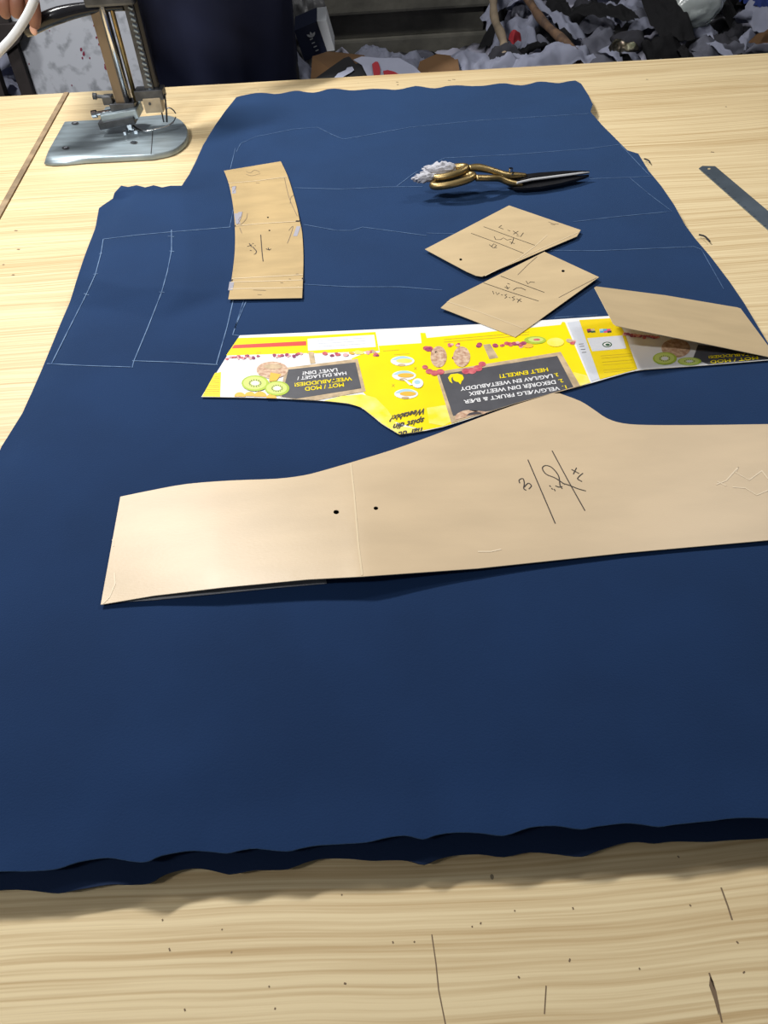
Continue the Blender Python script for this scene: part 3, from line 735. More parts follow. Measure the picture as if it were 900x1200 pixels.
# folded-back flap of the carton, brown side up, its free end raised
def flap_h(px, py):
    fx = 868+(py-361)*44/60
    t = max(0, min(1.05, (fx-px)/172)); return HP+.0016+.046*t**1.1
flap = [(696.5,337),(698.5,335.6),(702,336),(780,346),(864,360.2),(868,361.5),(912,421),(900,418),(847,407),(780,393.4),(740,385.6),(722,381.6),(718.5,379)]
fl = sheet('folded_flap', flap, flap_h, .0006, ['kraft', 'kraft_edge'], prn, step=12, dn=8, edge_mat=1)
fl['label'] = 'raised brown flap folded back over the print'

# ================================================================== SHEARS
a = P(506, 228, HC+.006); tip = P(690, 209.5, HC+.004)
U = (tip-a); U.z = 0; LEN = U.length; U.normalize(); W = Vector((-U.y, U.x, 0))
sh = empty('shears', a, 'closed tailor shears with brass handles and long black blades on the navy cloth', 'scissors')
S0 = Vector((a.x, a.y, T+HC+.0025))
def S(u, v, z): return S0+U*(u*LEN)+W*v+Vector((0, 0, z))
def blade(name, outl, z0, th, ridge, m, parent):
    bm = bmesh.new(); n = len(outl)
    tp = [bm.verts.new(S(u, v, z0+th*(1-.5*abs(i-n/2)/n))) for i, (u, v) in enumerate(outl)]; bt = [bm.verts.new(S(u, v, z0)) for u, v in outl]
    bm.faces.new(tp); bm.faces.new(bt[::-1])
    for i in range(n):
        j = (i+1) % n; bm.faces.new([tp[j], tp[i], bt[i], bt[j]])
    return bm_obj(name, bm, parent, m)
blade('lower_blade', [(.47,.012),(.50,-.016),(.55,-.021),(.66,-.023),(.78,-.019),(.9,-.011),(.97,-.004),(1.0,.001),(.8,.004),(.6,.009)], .004, .004, 0, 'blade', sh)
ub = blade('upper_blade', [(.46,-.010),(.56,-.012),(.62,-.006),(.8,-.003),(.95,-.0005),(1.0,.0012),(.95,.006),(.85,.012),(.7,.016),(.56,.016),(.47,.012)], .009, .004, 0, 'blade', sh)
bm = bmesh.new(); add_tube(bm, [S(.52,-.0125,.0125), S(.62,-.0065,.0125), S(.8,-.0033,.0120), S(.95,-.0008,.0118), S(.997,.0008,.0112)], [.0016,.0018,.0018,.0014,.0007], 6)
bm_obj('cutting_edge', bm, ub, 'edge_glint')['label'] = 'ground cutting edge with its glint painted pale'
def handle(name, pts, rads, loop, lr, m='brass'):
    bm = bmesh.new(); add_tube(bm, [S(*p) for p in smooth_curve(pts, 5)], [r for r in [x[0] for x in smooth_curve([(r,) for r in rads], 5)]], 10, squash=.75)
    cu, cv, cz, ra, rb = loop
    lp = [S(cu+ra*math.cos(t*2*math.pi/28), cv+rb*math.sin(t*2*math.pi/28), cz+.004*math.cos(t*2*math.pi/28)) for t in range(29)]
    add_tube(bm, lp, lr, 8, caps=False)
    bmesh.ops.remove_doubles(bm, verts=bm.verts, dist=.0002)
    return bm_obj(name, bm, sh, m, True)
handle('handle', [(.60,.010,.013),(.53,.006,.016),(.46,.002,.020),(.38,.006,.027),(.30,.012,.031),(.24,.012,.032)], [.004,.0065,.007,.0062,.0075,.006], (.115,.009,.030,.105,.0125), .0058)
handle('handle', [(.56,-.010,.008),(.48,-.006,.012),(.42,-.004,.018),(.34,-.012,.024),(.26,-.014,.027)], [.004,.006,.006,.006,.006], (.125,-.007,.024,.125,.012), .0055)
bm = bmesh.new(); cyl(bm, S(.495,.004,.001), S(.495,.004,.026), .0022, 12); cyl(bm, S(.495,.004,.0185), S(.495,.004,.022), .0062, 6); cyl(bm, S(.495,.004,.0255), S(.495,.004,.0285), .0034, 12)
auto = bm_obj('pivot_screw', bm, sh, 'chrome')
# strips of white cloth bound round the handle
def crumple(name, parent, c, r, m, seed, n=22, amp=.45, ax=(1, .6, .6)):
    bm = bmesh.new(); bmesh.ops.create_icosphere(bm, subdivisions=4, radius=1)
    for v in bm.verts:
        d = v.co.normalized(); k = 1+amp*(noise.turbulence(d*2.4+Vector((seed, 0, 0)), 3, True)-.4)*1.3
        v.co = Vector(c)+U*(d.x*k*r*ax[0])+W*(d.y*k*r*ax[1])+Vector((0, 0, d.z*k*r*ax[2]))
    return bm_obj(name, bm, parent, m, True)
M['wrap'] = mat('wrap_cloth', (188,188,196), 0.9, var=.1, vscale=90)
crumple('cloth_wrapping', sh, S(.07,.018,  .031), .020, 'wrap', 4.0, ax=(1.35,.42,.50))
crumple('cloth_wrapping', sh, S(-.035,.004,.028), .012, 'wrap', 9.0, ax=(1.5,.5,.55))

# ================================================================== STEEL RULER
bm_p = [(819,197),(823,194.3),(838,194.6),(841,196.5),(1010,341),(1010,369),(986,346)]
ru = sheet('steel_ruler', [(819,197.2),(823,194.3),(838,194.6),(900,247),(1020,349),(1005,362),(900,269)], lambda x, y: .0012, .001, 'rulersteel', None, step=30, dn=20, holes=(ell(830.8,197.4,2.2,1.1,12),))
tag(ru, 'flat steel ruler with a hanging hole on the bare wood right of the cloth', 'ruler')
strokes('graduation', ru, [[(829+i*5.9, 204.8+i*5.45), (831.5+i*5.9+(1.5 if i % 2 else 0), 204.2+i*5.45)] for i in range(13)], .0012, .0006, 'steel_dark', curve=False)

# ================================================================== STRAIGHT KNIFE CUTTING MACHINE
Ym = P(150, 150, .012).y
mc = empty('cloth_cutting_machine', P(140,155), 'upright electric cloth cutting machine on a grey steel base plate at far left', 'cutting machine')
# base plate
hp = .011
plate = smooth_curve([(76,142.5),(120,140),(160,137),(190,134.5)], 3)+smooth_curve([(190,134.5),(202,136.5),(213,142),(219,152),(216.5,164),(202,175),(178,180.5)], 4)[1:]+smooth_curve([(178,180.5),(120,183.5),(62,186.5)], 3)[1:]+[(54,186),(57,176)]
bm = bmesh.new()
tp = [P(x, y, hp) for x, y in plate]
cc = sum(tp, Vector())/len(tp)
rim = []; low = []
for i, p in enumerate(tp):
    d = tp[(i+1) % len(tp)]-tp[i-1]; o = Vector((d.y, -d.x, 0)).normalized()
    if o.dot(p-cc) < 0: o = -o
    k = .0012 if plate[i][0] > 80 else .006
    rim.append(p+o*k+Vector((0, 0, -.0015 if plate[i][0] > 80 else -.007))); low.append(p+o*k*.9+Vector((0, 0, -hp+.0015)))
R3 = [[bm.verts.new(q) for q in L] for L in (tp, rim, low)]
bm.faces.new(R3[0]); bm.faces.new(R3[2][::-1])
for L0, L1 in ((R3[0], R3[1]), (R3[1], R3[2])):
    for i in range(len(L0)):
        j = (i+1) % len(L0); bm.faces.new([L0[j], L0[i], L1[i], L1[j]])
bp = bm_obj('base_plate', bm, mc, 'steel'); auto_smooth(bp, 50)
bm = bmesh.new()
add_ribbon(bm, [P(x, y, hp+.0003) for x, y in ((179,153.5),(178,168),(177,180.5))], .0016)
for x, y in ((88,144.5),(77,173.5),(157,167)):
    add_flat(bm, [P(px, py, hp+.0003) for px, py in ell(x, y, 4.6, 2.0, 14)], 0)
me = bpy.data.meshes.new('screw_recess'); bm.to_mesh(me); bm.free(); link('screw_recess', me, bp, 'steel_dark')
for x, y in ((88,144.5),(77,173.5),(157,167)):
    bm = bmesh.new(); c = P(x, y, hp+.0004); cyl(bm, c, c+Vector((0, 0, .0012)), .0035, 12); bm_obj('screw', bm, bp, 'chrome')
def barV(bm, q0, q1, w, dy, Y, mi=0, bev=.001, up_to=None):
    "upright bar between two photo points in the plane at distance Y; w metres wide, dy deep"
    a_, b_ = V(*q0, Y), V(*q1, Y); d = b_-a_
    if up_to: b_ = a_+d*((up_to-a_.z)/d.z); d = b_-a_
    z = d.normalized(); x = Vector((0, 1, 0)).cross(z).normalized(); y = z.cross(x)
    rot = Matrix((x, y, z)).transposed()
    add_box(bm, (a_+b_)/2, (w, dy, d.length), rot, mi, bev)
TOPZ = T+.36
def vb(name, q, w, dy, Y, m, z1=TOPZ, parent=mc, lean=None):
    bm = bmesh.new(); a_ = V(*q, Y); add_box(bm, (a_.x, Y, (a_.z+z1)/2), (w, dy, z1-a_.z), None, 0, .0012); return bm_obj(name, bm, parent, m)
def vx(px, py): return V(px, py, Ym)
b1 = vx(145,120); b2 = vx(152,119); b3 = vx(158,113); b4 = vx(179,103)
bm = bmesh.new(); add_box(bm, (vx(144,118).x, Ym, (b1.z+TOPZ)/2), (.020, .030, TOPZ-b1.z), None, 0, .002); bm_obj('standard', bm, mc, 'rust')
bm = bmesh.new(); add_box(bm, (vx(151,118).x, Ym-.004, (b1.z-.006+TOPZ)/2), (.009, .024, TOPZ-b1.z+.006), None, 0, .001); bm_obj('knife_guide', bm, mc, 'steel_dark')
bm = bmesh.new(); q = vx(154,125); add_tube(bm, [Vector((q.x, Ym-.014, q.z-.004)), Vector((q.x, Ym-.014, TOPZ))], .0045, 12); bm_obj('presser_rod', bm, mc, 'chrome', True)
bm = bmesh.new(); q = vx(160.5,118); add_tube(bm, [Vector((q.x, Ym-.006, q.z)), Vector((q.x, Ym-.006, TOPZ))], .0042, 12); bm_obj('lift_rod', bm, mc, 'brass', True)
# dark ratchet bar
q = vx(177,106); q2 = vx(186.5,108)
bm = bmesh.new(); add_box(bm, (q.x, Ym, (q.z+TOPZ)/2), (.017, .02, TOPZ-q.z), None, 0, .0015); rb = bm_obj('ratchet_bar', bm, mc, 'steel_dark')
bm = bmesh.new(); add_box(bm, (q2.x-.002, Ym+.001, (q2.z+TOPZ)/2), (.009, .016, TOPZ-q2.z), None, 0, .0015); bm_obj('edge_rail', bm, rb, 'black_enamel')
k = 0
bm = bmesh.new(); z = q.z+.004
while z < TOPZ-.006:
    add_box(bm, (q.x+.003, Ym-.0115, z), (.008, .004, .0032), Matrix.Rotation(.5, 3, 'Y'), 0, .0004); z += .0085
bm_obj('ratchet_teeth', bm, rb, 'rulersteel')
# block at the foot of the bar
def vbox(name, x0, y0, x1, y1, dy, m, Y=Ym, rot=0.0, bev=.0015, parent=mc):
    a_, b_ = V(x0, y0, Y), V(x1, y1, Y); bm = bmesh.new()
    add_box(bm, ((a_.x+b_.x)/2, Y, (a_.z+b_.z)/2), (abs(b_.x-a_.x), dy, abs(a_.z-b_.z)), Matrix.Rotation(rot, 3, 'Y'), 0, bev); return bm_obj(name, bm, parent, m)
blk = vbox('guard_block', 168, 113.5, 193, 129, .026, 'castpale', Ym-.006)
vbox('block_cap', 158, 104, 194, 114, .03, 'steel_dark', Ym-.002)
bm = bmesh.new(); c = V(175.5, 121.5, Ym-.0195); cyl(bm, c, c+Vector((0, -.001, 0)), .0025, 14); bm_obj('screw', bm, blk, 'steel_dark')
bm = bmesh.new(); add_tube(bm, [V(193,110,Ym-.012), V(195,130,Ym-.012), V(195.5,143,Ym-.012)], .0018, 8); add_tube(bm, [V(189,129,Ym-.012), V(192,143,Ym-.012)], .0014, 8); bm_obj('finger_guard', bm, mc, 'steel_dark')
vbox('clamp_collar', 130, 119, 161, 126, .034, 'steel_dark', Ym-.004)
fl_ = vbox('presser_flange', 120, 128, 166, 136, .05, 'steel', Ym-.006, rot=-.10)
vbox('presser_base', 118, 135.5, 163, 141, .062, 'steel_dark', Ym-.006, rot=-.10)
vbox('knife_sleeve', 147, 140, 156.5, 151, .012, 'chrome', Ym-.018)
vbox('hinge_block', 120, 112, 134, 121, .02, 'steel_dark', Ym-.006)
for (x0, y0, x1, y1, r) in ((109,112.5,128,114,.0042), (108,134,132,130,.0050)):
    bm = bmesh.new(); a_, b_ = V(x0, y0, Ym-.01), V(x1, y1, Ym-.01)
    add_tube(bm, [a_, a_+(b_-a_)*.22, a_+(b_-a_)*.24, b_], [r*1.35, r*1.35, r*.75, r*.75], 12); bm_obj('thumb_screw', bm, mc, 'chrome' if y0 > 120 else 'steel_dark')
# presser foot and wire arc
bm = bmesh.new()
add_tube(bm, [P(x, y, h) for x, y, h in smooth_curve([(156,147,.022),(161,151,.019),(170,153.5,.018),(184,151,.020),(196,148,.022),(203,143,.026)], 4)], [.0028]*10+[.0024]*11, 8, squash=.5)
bm_obj('presser_foot', bm, mc, 'chrome', True)
bm = bmesh.new(); add_tube(bm, [V(x, y, Ym-.012) for x, y in smooth_curve([(195,127),(199,126.5),(203,129),(206,133)], 4)], .0011, 6); add_tube(bm, [V(x, y, Ym-.02) for x, y in smooth_curve([(206,137),(203,143),(197,147)], 4)], .0011, 6); bm_obj('wire_guard', bm, mc, 'steel_dark')
bm = bmesh.new()
for x, y, r in ((150,155,.004),(156,153,.0035),(160,156,.004),(147,157.5,.003)):
    c = P(x, y, hp); add_box(bm, c+Vector((0, 0, .003)), (r*2, r*1.6, .006), None, 0, .001)
bm_obj('throat_plate', bm, mc, 'chrome')
kb = bmesh.new(); add_box(kb, (vx(150,140).x+.003, Ym-.002, T+.045+.15), (.018, .0012, .28), None); bm_obj('knife', kb, mc, 'chrome')
# carrying handle
hz = [(50,25,-.03),(62,20,-.028),(80,14.5,-.02),(100,10.5,-.012),(122,7.5,-.006),(146,6,0)]
hzp = smooth_curve([tuple(V(x, y, Ym+dy)) for x, y, dy in hz], 4)
rad = [.0125+.0*(i) if i < 6 else max(.0085, .0125-.0004*(i-6)) for i in range(len(hzp))]
bm = bmesh.new(); ext = [Vector(hzp[0])+(Vector(hzp[0])-Vector(hzp[3]))*s for s in (2.6, 1.8, .9)]
add_tube(bm, [*ext, *[Vector(p) for p in hzp]], [.012, .0135, .013]+rad, 14)
bm_obj('carrying_handle', bm, mc, 'black_enamel', True)
# bridge and motor housing above the frame
xm = (b1.x+q.x)/2
bm = bmesh.new(); a_ = V(150, 4, Ym); add_box(bm, (xm, Ym, a_.z+.010), (.085, .045, .018), None, 0, .004); bm_obj('top_bridge', bm, mc, 'steel_dark')
bm = bmesh.new(); z0 = TOPZ
add_tube(bm, [Vector((xm, Ym+.03, z0-.006)), Vector((xm, Ym+.03, z0)), Vector((xm, Ym+.03, z0+.02)), Vector((xm, Ym+.03, z0+.12)), Vector((xm, Ym+.03, z0+.145)), Vector((xm, Ym+.03, z0+.15))], [.02, .040, .046, .046, .036, .012], 28)
for i in range(14):
    a0 = i*2*math.pi/14; add_box(bm, (xm+.047*math.cos(a0), Ym+.03+.047*math.sin(a0), z0+.07), (.006, .003, .08), Matrix.Rotation(a0, 3, 'Z'), 0)
mo = bm_obj('motor_housing', bm, mc, 'steel'); auto_smooth(mo, 40)
# power cable
cab = smooth_curve([tuple(V(-30,96,1.02)), tuple(V(-6,66,1.0)), tuple(V(16,42,1.0)), tuple(V(33,16,1.0)), tuple(V(43,-8,1.0)), tuple(V(52,-40,1.02)), tuple(V(80,-90,1.15)), (xm-.03, Ym, z0+.14)], 6)
bm = bmesh.new(); add_tube(bm, [Vector(p) for p in cab], .0048, 10)
tag(bm_obj('power_cable', bm, None, 'cable', True), 'thick white power cable looping across the top left corner in front of the hand', 'cable')

# ================================================================== PERSON
Yp = 2.02
xc = (V(172, 60, Yp).x+V(343, 60, Yp-.05).x)/2
hw = (V(343, 60, Yp-.05).x-V(172, 60, Yp).x)/2
person = empty('person', (xc, Yp, 0), 'person in a dark navy shirt standing behind the table, hand on the machine handle', 'person')
def skin_mesh(name, verts, edges, radii, m, parent, levels=2, disp=0, seed=0, root=0):
    me = bpy.data.meshes.new(name); me.from_pydata([tuple(v) for v in verts], edges, []); 
    ob = bpy.data.objects.new('tmp', me); C.objects.link(ob)
    sk = ob.modifiers.new('s', 'SKIN'); sk.use_smooth_shade = True
    for i, r in enumerate(radii):
        d = me.skin_vertices[0].data[i]; d.radius = r if isinstance(r, tuple) else (r, r); d.use_root = (i == root)
    sb = ob.modifiers.new('b', 'SUBSURF'); sb.levels = levels; sb.render_levels = levels
    bpy.context.view_layer.update()
    out = bpy.data.meshes.new_from_object(ob.evaluated_get(bpy.context.evaluated_depsgraph_get())); out.name = name
    bpy.data.objects.remove(ob)
    if disp:
        for v in out.vertices:
            v.co += v.normal*disp*(noise.noise(v.co*9+Vector((seed, 0, 0)))+.5*noise.noise(v.co*22))
    return link(name, out, parent, m, True)
# the hand is placed first (photo), the body follows
Yh = Ym-.045
hx = V(20, 10, Yh)
wrist = V(8, -42, Yh+.015)
shz = 1.40
shR = Vector((xc-.17, Yp, shz)); shL = Vector((xc+.17, Yp, shz))
elbR = Vector(((shR.x+wrist.x)/2-.06, (Yp+wrist.y)/2+.05, 1.17))
verts = [(xc,Yp,.93),(xc,Yp,1.10),(xc,Yp,1.28),(xc,Yp,1.42),(xc,Yp-.01,1.50),(xc,Yp-.02,1.56),(xc,Yp-.035,1.66),(xc,Yp-.03,1.72),
  shR, elbR, wrist+Vector((.0,.02,.01)),
  shL, (xc+.27,Yp-.02,1.17),(xc+.10,Yp-.22,1.21),
  (xc-.095,Yp,.86),(xc-.11,Yp-.01,.48),(xc-.11,Yp+.03,.09),(xc-.12,Yp-.10,.045),
  (xc+.095,Yp,.86),(xc+.11,Yp-.01,.48),(xc+.11,Yp+.03,.09),(xc+.12,Yp-.10,.045), (xc+.06,Yp-.25,1.22)]
edges = [(0,1),(1,2),(2,3),(3,4),(4,5),(5,6),(6,7),(3,8),(8,9),(9,10),(3,11),(11,12),(12,13),(0,14),(14,15),(15,16),(16,17),(0,18),(18,19),(19,20),(20,21),(13,22)]
radii = [(.13,.10),(.12,.095),(.145,.10),(.12,.085),(.055,.055),(.06,.065),(.078,.09),(.06,.07),.055,.040,.026,.055,.040,.028,(.085,.085),.055,.036,.035,(.085,.085),.055,.036,.035,.03]
body = skin_mesh('body', verts, edges, radii, 'skin', person)
# face
hc = Vector((xc, Yp-.03, 1.655))
bm = bmesh.new(); bmesh.ops.create_uvsphere(bm, u_segments=24, v_segments=16, radius=1)
for v in bm.verts:
    k = 1.0
    v.co = Vector((v.co.x*.078*(1-.18*max(0, -v.co.z)), v.co.y*.098-(.006*max(0, -v.co.z)), v.co.z*.115))+hc
bmesh.ops.create_cone(bm, cap_ends=True, segments=10, radius1=.017, radius2=.004, depth=.045, matrix=Matrix.Translation(hc+Vector((0,-.100,-.012))) @ Matrix.Rotation(.35, 4, 'X'))
for s in (-1, 1):
    bmesh.ops.create_uvsphere(bm, u_segments=10, v_segments=8, radius=1, matrix=Matrix.Translation(hc+Vector((s*.08,.005,-.01))) @ Matrix.Diagonal((.010,.018,.032,1)))
bm_obj('face', bm, body, 'skin', True)
bm = bmesh.new()
for s in (-1, 1): bmesh.ops.create_uvsphere(bm, u_segments=12, v_segments=8, radius=.012, matrix=Matrix.Translation(hc+Vector((s*.031,-.083,.008))))
bm_obj('eyes', bm, body, 'eye', True)
bm = bmesh.new()
for s in (-1, 1): bmesh.ops.create_uvsphere(bm, u_segments=10, v_segments=8, radius=.0055, matrix=Matrix.Translation(hc+Vector((s*.031,-.093,.005))))
bm_obj('pupils', bm, body, 'pupil', True)
bm = bmesh.new(); bmesh.ops.create_uvsphere(bm, u_segments=12, v_segments=8, radius=1, matrix=Matrix.Translation(hc+Vector((0,-.088,-.055))) @ Matrix.Diagonal((.024,.01,.008,1))); bm_obj('mouth', bm, body, 'lips', True)
bm = bmesh.new(); bmesh.ops.create_icosphere(bm, subdivisions=4, radius=1)
for v in bm.verts:
    d = v.co.normalized(); k = 1+.05*noise.noise(d*7)
    v.co = Vector((d.x*.088*k, d.y*.104*k+.014, d.z*.118*k+.014))+hc
bmesh.ops.delete(bm, geom=[v for v in bm.verts if (v.co-hc).z < -.02 or ((v.co-hc).y < -.045 and (v.co-hc).z < .062)], context='VERTS')
bm_obj('hair', bm, person, 'hair', True)
# shirt: lofted torso with folds, plus sleeves
bm = bmesh.new(); n = 72; rings = []
zs = [.62+i*.02 for i in range(43)]
for z in zs:
    t = (z-.62)/.84
    w = hw*(1.0+.05*math.sin(t*3)) if z < 1.15 else hw*(1.0+.25*min(1, (z-1.15)/.18))
    dp = .125+.008*math.sin(t*5)
    if z > 1.40: k = math.sqrt(max(.12, 1-((z-1.40)/.075)**2)); w = max(.075, w*k); dp = max(.07, dp*k)
    ring = []
    for j in range(n):
        a0 = 2*math.pi*j/n; cx_, sy_ = math.cos(a0), math.sin(a0)
        ex = math.copysign(abs(cx_)**.75, cx_); ey = math.copysign(abs(sy_)**.85, sy_)
        f = .010*noise.noise(Vector((cx_*2.2+z*3.2, sy_*2, z*4.2-cx_*2)))+.005*noise.noise(Vector((cx_*6, sy_*6, z*14+cx_*5)))
        if z > 1.4: f *= .4
        ring.append(bm.verts.new((xc+ex*(w+f*.5), Yp+ey*(dp+f), z)))
    rings.append(ring)
for i in range(len(rings)-1):
    for j in range(n): bm.faces.new([rings[i][j], rings[i][(j+1) % n], rings[i+1][(j+1) % n], rings[i+1][j]])
for (s_, e_, w_) in ((shR, elbR, wrist), (shL, Vector((xc+.27,Yp-.02,1.17)), Vector((xc+.10,Yp-.22,1.21)))):
    e2 = e_+(w_-e_)*.55
    pts = smooth_curve([tuple(s_+Vector((-.03 if s_ is shR else .03, 0, 0))), tuple((s_+e_)/2), tuple(e_), tuple(e2)], 5)
    add_tube(bm, [Vector(p) for p in pts], [.072-.026*i/(len(pts)-1)+.003*math.sin(i*2.1) for i in range(len(pts))], 18, caps=True)
bm_obj('shirt', bm, person, 'shirt', True)
bm = bmesh.new()
for s in (-1, 1):
    add_tube(bm, [Vector((xc+s*.085,Yp,.92)), Vector((xc+s*.095,Yp,.8)), Vector((xc+s*.11,Yp-.01,.5)), Vector((xc+s*.11,Yp+.02,.10))], [.085,.088,.074,.060], 20)
add_tube(bm, [Vector((xc,Yp,.80)), Vector((xc,Yp,.9)), Vector((xc,Yp,1.0))], [.14,.15,.14], 24, squash=.72, ref=Vector((0,1,0)))
bm_obj('trousers', bm, person, 'trouser', True)
for s in (-1, 1):
    bm = bmesh.new(); add_tube(bm, [Vector((xc+s*.115,Yp+.07,.04)), Vector((xc+s*.115,Yp+.04,.045)), Vector((xc+s*.118,Yp-.06,.04)), Vector((xc+s*.12,Yp-.15,.032)), Vector((xc+s*.12,Yp-.175,.028))], [.022,.040,.042,.034,.014], 14, squash=.85)
    bm_obj('shoe', bm, person, 'rag_k', True)
# right hand: palm over the handle, fingers hanging down the near side
def Hh(px, py, dy=0.0): return V(px, py, Yh+dy)
hv = [wrist+Vector((0,.03,.012)), Hh(6,-30), Hh(10,-14,.012)]; he = [(0,1),(1,2)]; hr = [.026,(.036,.024),(.040,.022)]
fingers = [  # knuckle, middle, end, tip : photo x, y, dy ; radius
  [(33,-14,.004),(38,0,-.012),(41,18,-.012),(40.5,33,-.004)],
  [(19,-14,.004),(20,-2,-.016),(20,12,-.016),(17.5,19,-.004)],
  [(4,-14,.004),(6,-2,-.014),(6,12,-.014),(6,20,-.002)],
  [(-10,-14,.004),(-8,-2,-.010),(-7,11,-.010),(-6,17,.0)]]
hand = skin_mesh('hand', hv+[Hh(-6,-12,.008), Hh(26,-12,.008)], he+[(2,3),(2,4)], hr+[.020,.020], 'skin', body)
for i, f in enumerate(fingers):
    pts = [Hh(*p) for p in f]
    r0 = [.0125,.0118,.0110,.0088] if i < 3 else [.011,.0105,.0095,.008]
    g = skin_mesh('finger', pts, [(0,1),(1,2),(2,3)], [r*1.05 for r in r0], 'skin', hand)
    if i == 0:
        tp_ = pts[3]
        bm = bmesh.new(); bmesh.ops.create_uvsphere(bm, u_segments=10, v_segments=8, radius=1, matrix=Matrix.Translation(tp_+Vector((0,-.0075,-.001))) @ Matrix.Diagonal((.0062,.003,.008,1))); bm_obj('nail', bm, g, 'nail', True)
th = [Hh(24,-22,.02), Hh(32,-10,.032), Hh(30,6,.036), Hh(22,18,.034)]
skin_mesh('thumb', th, [(0,1),(1,2),(2,3)], [.014,.013,.0115,.009], 'skin', hand)

# left hand, half closed in front of the chest
lp = Vector((xc+.045, Yp-.26, 1.222))
lh = skin_mesh('hand', [Vector((xc+.10,Yp-.22,1.21)), lp, lp+Vector((-.035,-.02,.004))], [(0,1),(1,2)], [.026,(.034,.022),(.036,.02)], 'skin', body)
for i in range(4):
    b0 = lp+Vector((-.045+.004*abs(i-1), -.022-.0*i, .028-.018*i)); l_ = (.028,.031,.028,.022)[i]
    skin_mesh('finger', [b0, b0+Vector((-l_, -.010, 0)), b0+Vector((-l_*1.5, .010, 0)), b0+Vector((-l_*1.1, .026, 0))], [(0,1),(1,2),(2,3)], [.010,.009,.0085,.007], 'skin', lh)
skin_mesh('thumb', [lp+Vector((0,-.01,.026)), lp+Vector((-.02,-.018,.046)), lp+Vector((-.045,-.012,.054))], [(0,1),(1,2)], [.012,.011,.009], 'skin', lh)

# ================================================================== BACKGROUND
# white painted board with dark timber frame
Yb = 2.26
pn = empty('painted_board', (V(90,100,Yb).x, Yb, 0), 'upright white painted board spotted with red, standing behind the cutting machine', 'board')
xL = V(43,111,Yb).x; xR_ = V(200,100,Yb).x
lean = (V(20,42,Yb).x-V(43,111,Yb).x)/(V(20,42,Yb).z-V(43,111,Yb).z)
bm = bmesh.new(); zt = 1.15
zb = V(43,111,Yb).z
def lx(z): return xL+(z-zb)*lean
prism(bm, [Vector((lx(.0), Yb, 0)), Vector((xR_, Yb, 0)), Vector((xR_, Yb, zt)), Vector((lx(zt), Yb, zt))], (0, .02, 0))
bm_obj('panel', bm, pn, 'panel')
bm = bmesh.new()
def spot(x, y, r, k=1.6):
    pts = [V(x+r*math.cos(t)*(1+.5*noise.noise(Vector((x, t*2, 0)))), y+k*r*math.sin(t)*(1+.5*noise.noise(Vector((y, t*2, 4)))), Yb-.0006) for t in [i*2*math.pi/12 for i in range(12)]]
    bm.faces.new([bm.verts.new(p) for p in pts])
for x, y, r in ((95,58,1.4),(98,63,1.6),(96.5,68,1),(113,44,1),(116,52,1),(119,50,.8),(120,60,1.1),(124,79,1.8),(123,76,1),(110,30,.8),(34,75,.7),(58,36,.6),(105,68,.8),(121,66,.8),(84,100,.7)):
    spot(x, y, r)
me = bpy.data.meshes.new('red_paint_spots'); bm.to_mesh(me); bm.free(); link('red_paint_spots', me, pn, 'redpaint')
bm = bmesh.new()
prism(bm, [Vector((lx(0)-.034, Yb-.02, 0)), Vector((lx(0)-.001, Yb-.02, 0)), Vector((lx(zt)-.001, Yb-.02, zt)), Vector((lx(zt)-.034, Yb-.02, zt))], (0, .045, 0)); bm_obj('frame_post', bm, pn, 'dkpost')
bm = bmesh.new()
pa, pb_, pc_, pd = V(-30,30,Yb-.03), V(30,28,Yb-.03), V(22,50,Yb-.03), V(-30,92,Yb-.03)
prism(bm, [pa, pb_, pc_, pd], (0, .05, 0)); bm_obj('dark_infill', bm, pn, 'dkpost')  # dark brown piece filling the corner behind the hand
bm = bmesh.new(); prism(bm, [V(-14,80,Yb-.06), V(-5,80,Yb-.06), V(6,114,Yb-.06), V(-4,116,Yb-.06)], (0, .03, 0)); bm_obj('frame_strut', bm, pn, 'dkpost')

# concrete steps
Yc = 2.62
cxl = V(300, 60, Yc).x; cxr = V(575, 60, Yc).x
st = empty('concrete_steps', ((cxl+cxr)/2, Yc, 0), 'rough grey concrete steps rising behind the scraps at the back', 'steps')
zl = V(460, 44, Yc).z; zl2 = V(460, 19, Yc-.06).z
bm = bmesh.new(); add_box(bm, ((cxl+cxr)/2, Yc+.25, zl/2), (cxr-cxl, .5, zl), None, 0, .008); bm_obj('lower_block', bm, st, 'concrete')
bm = bmesh.new(); add_box(bm, ((cxl+cxr)/2-.01, Yc+.245, (zl+zl2)/2), (cxr-cxl-.03, .46, zl2-zl), None, 0, .002); bm_obj('riser', bm, st, 'concrete')
bm = bmesh.new(); add_box(bm, ((cxl+cxr)/2, Yc+.24, zl2+.045), (cxr-cxl+.02, .52, .09), None, 0, .008); bm_obj('tread_slab', bm, st, 'concrete')

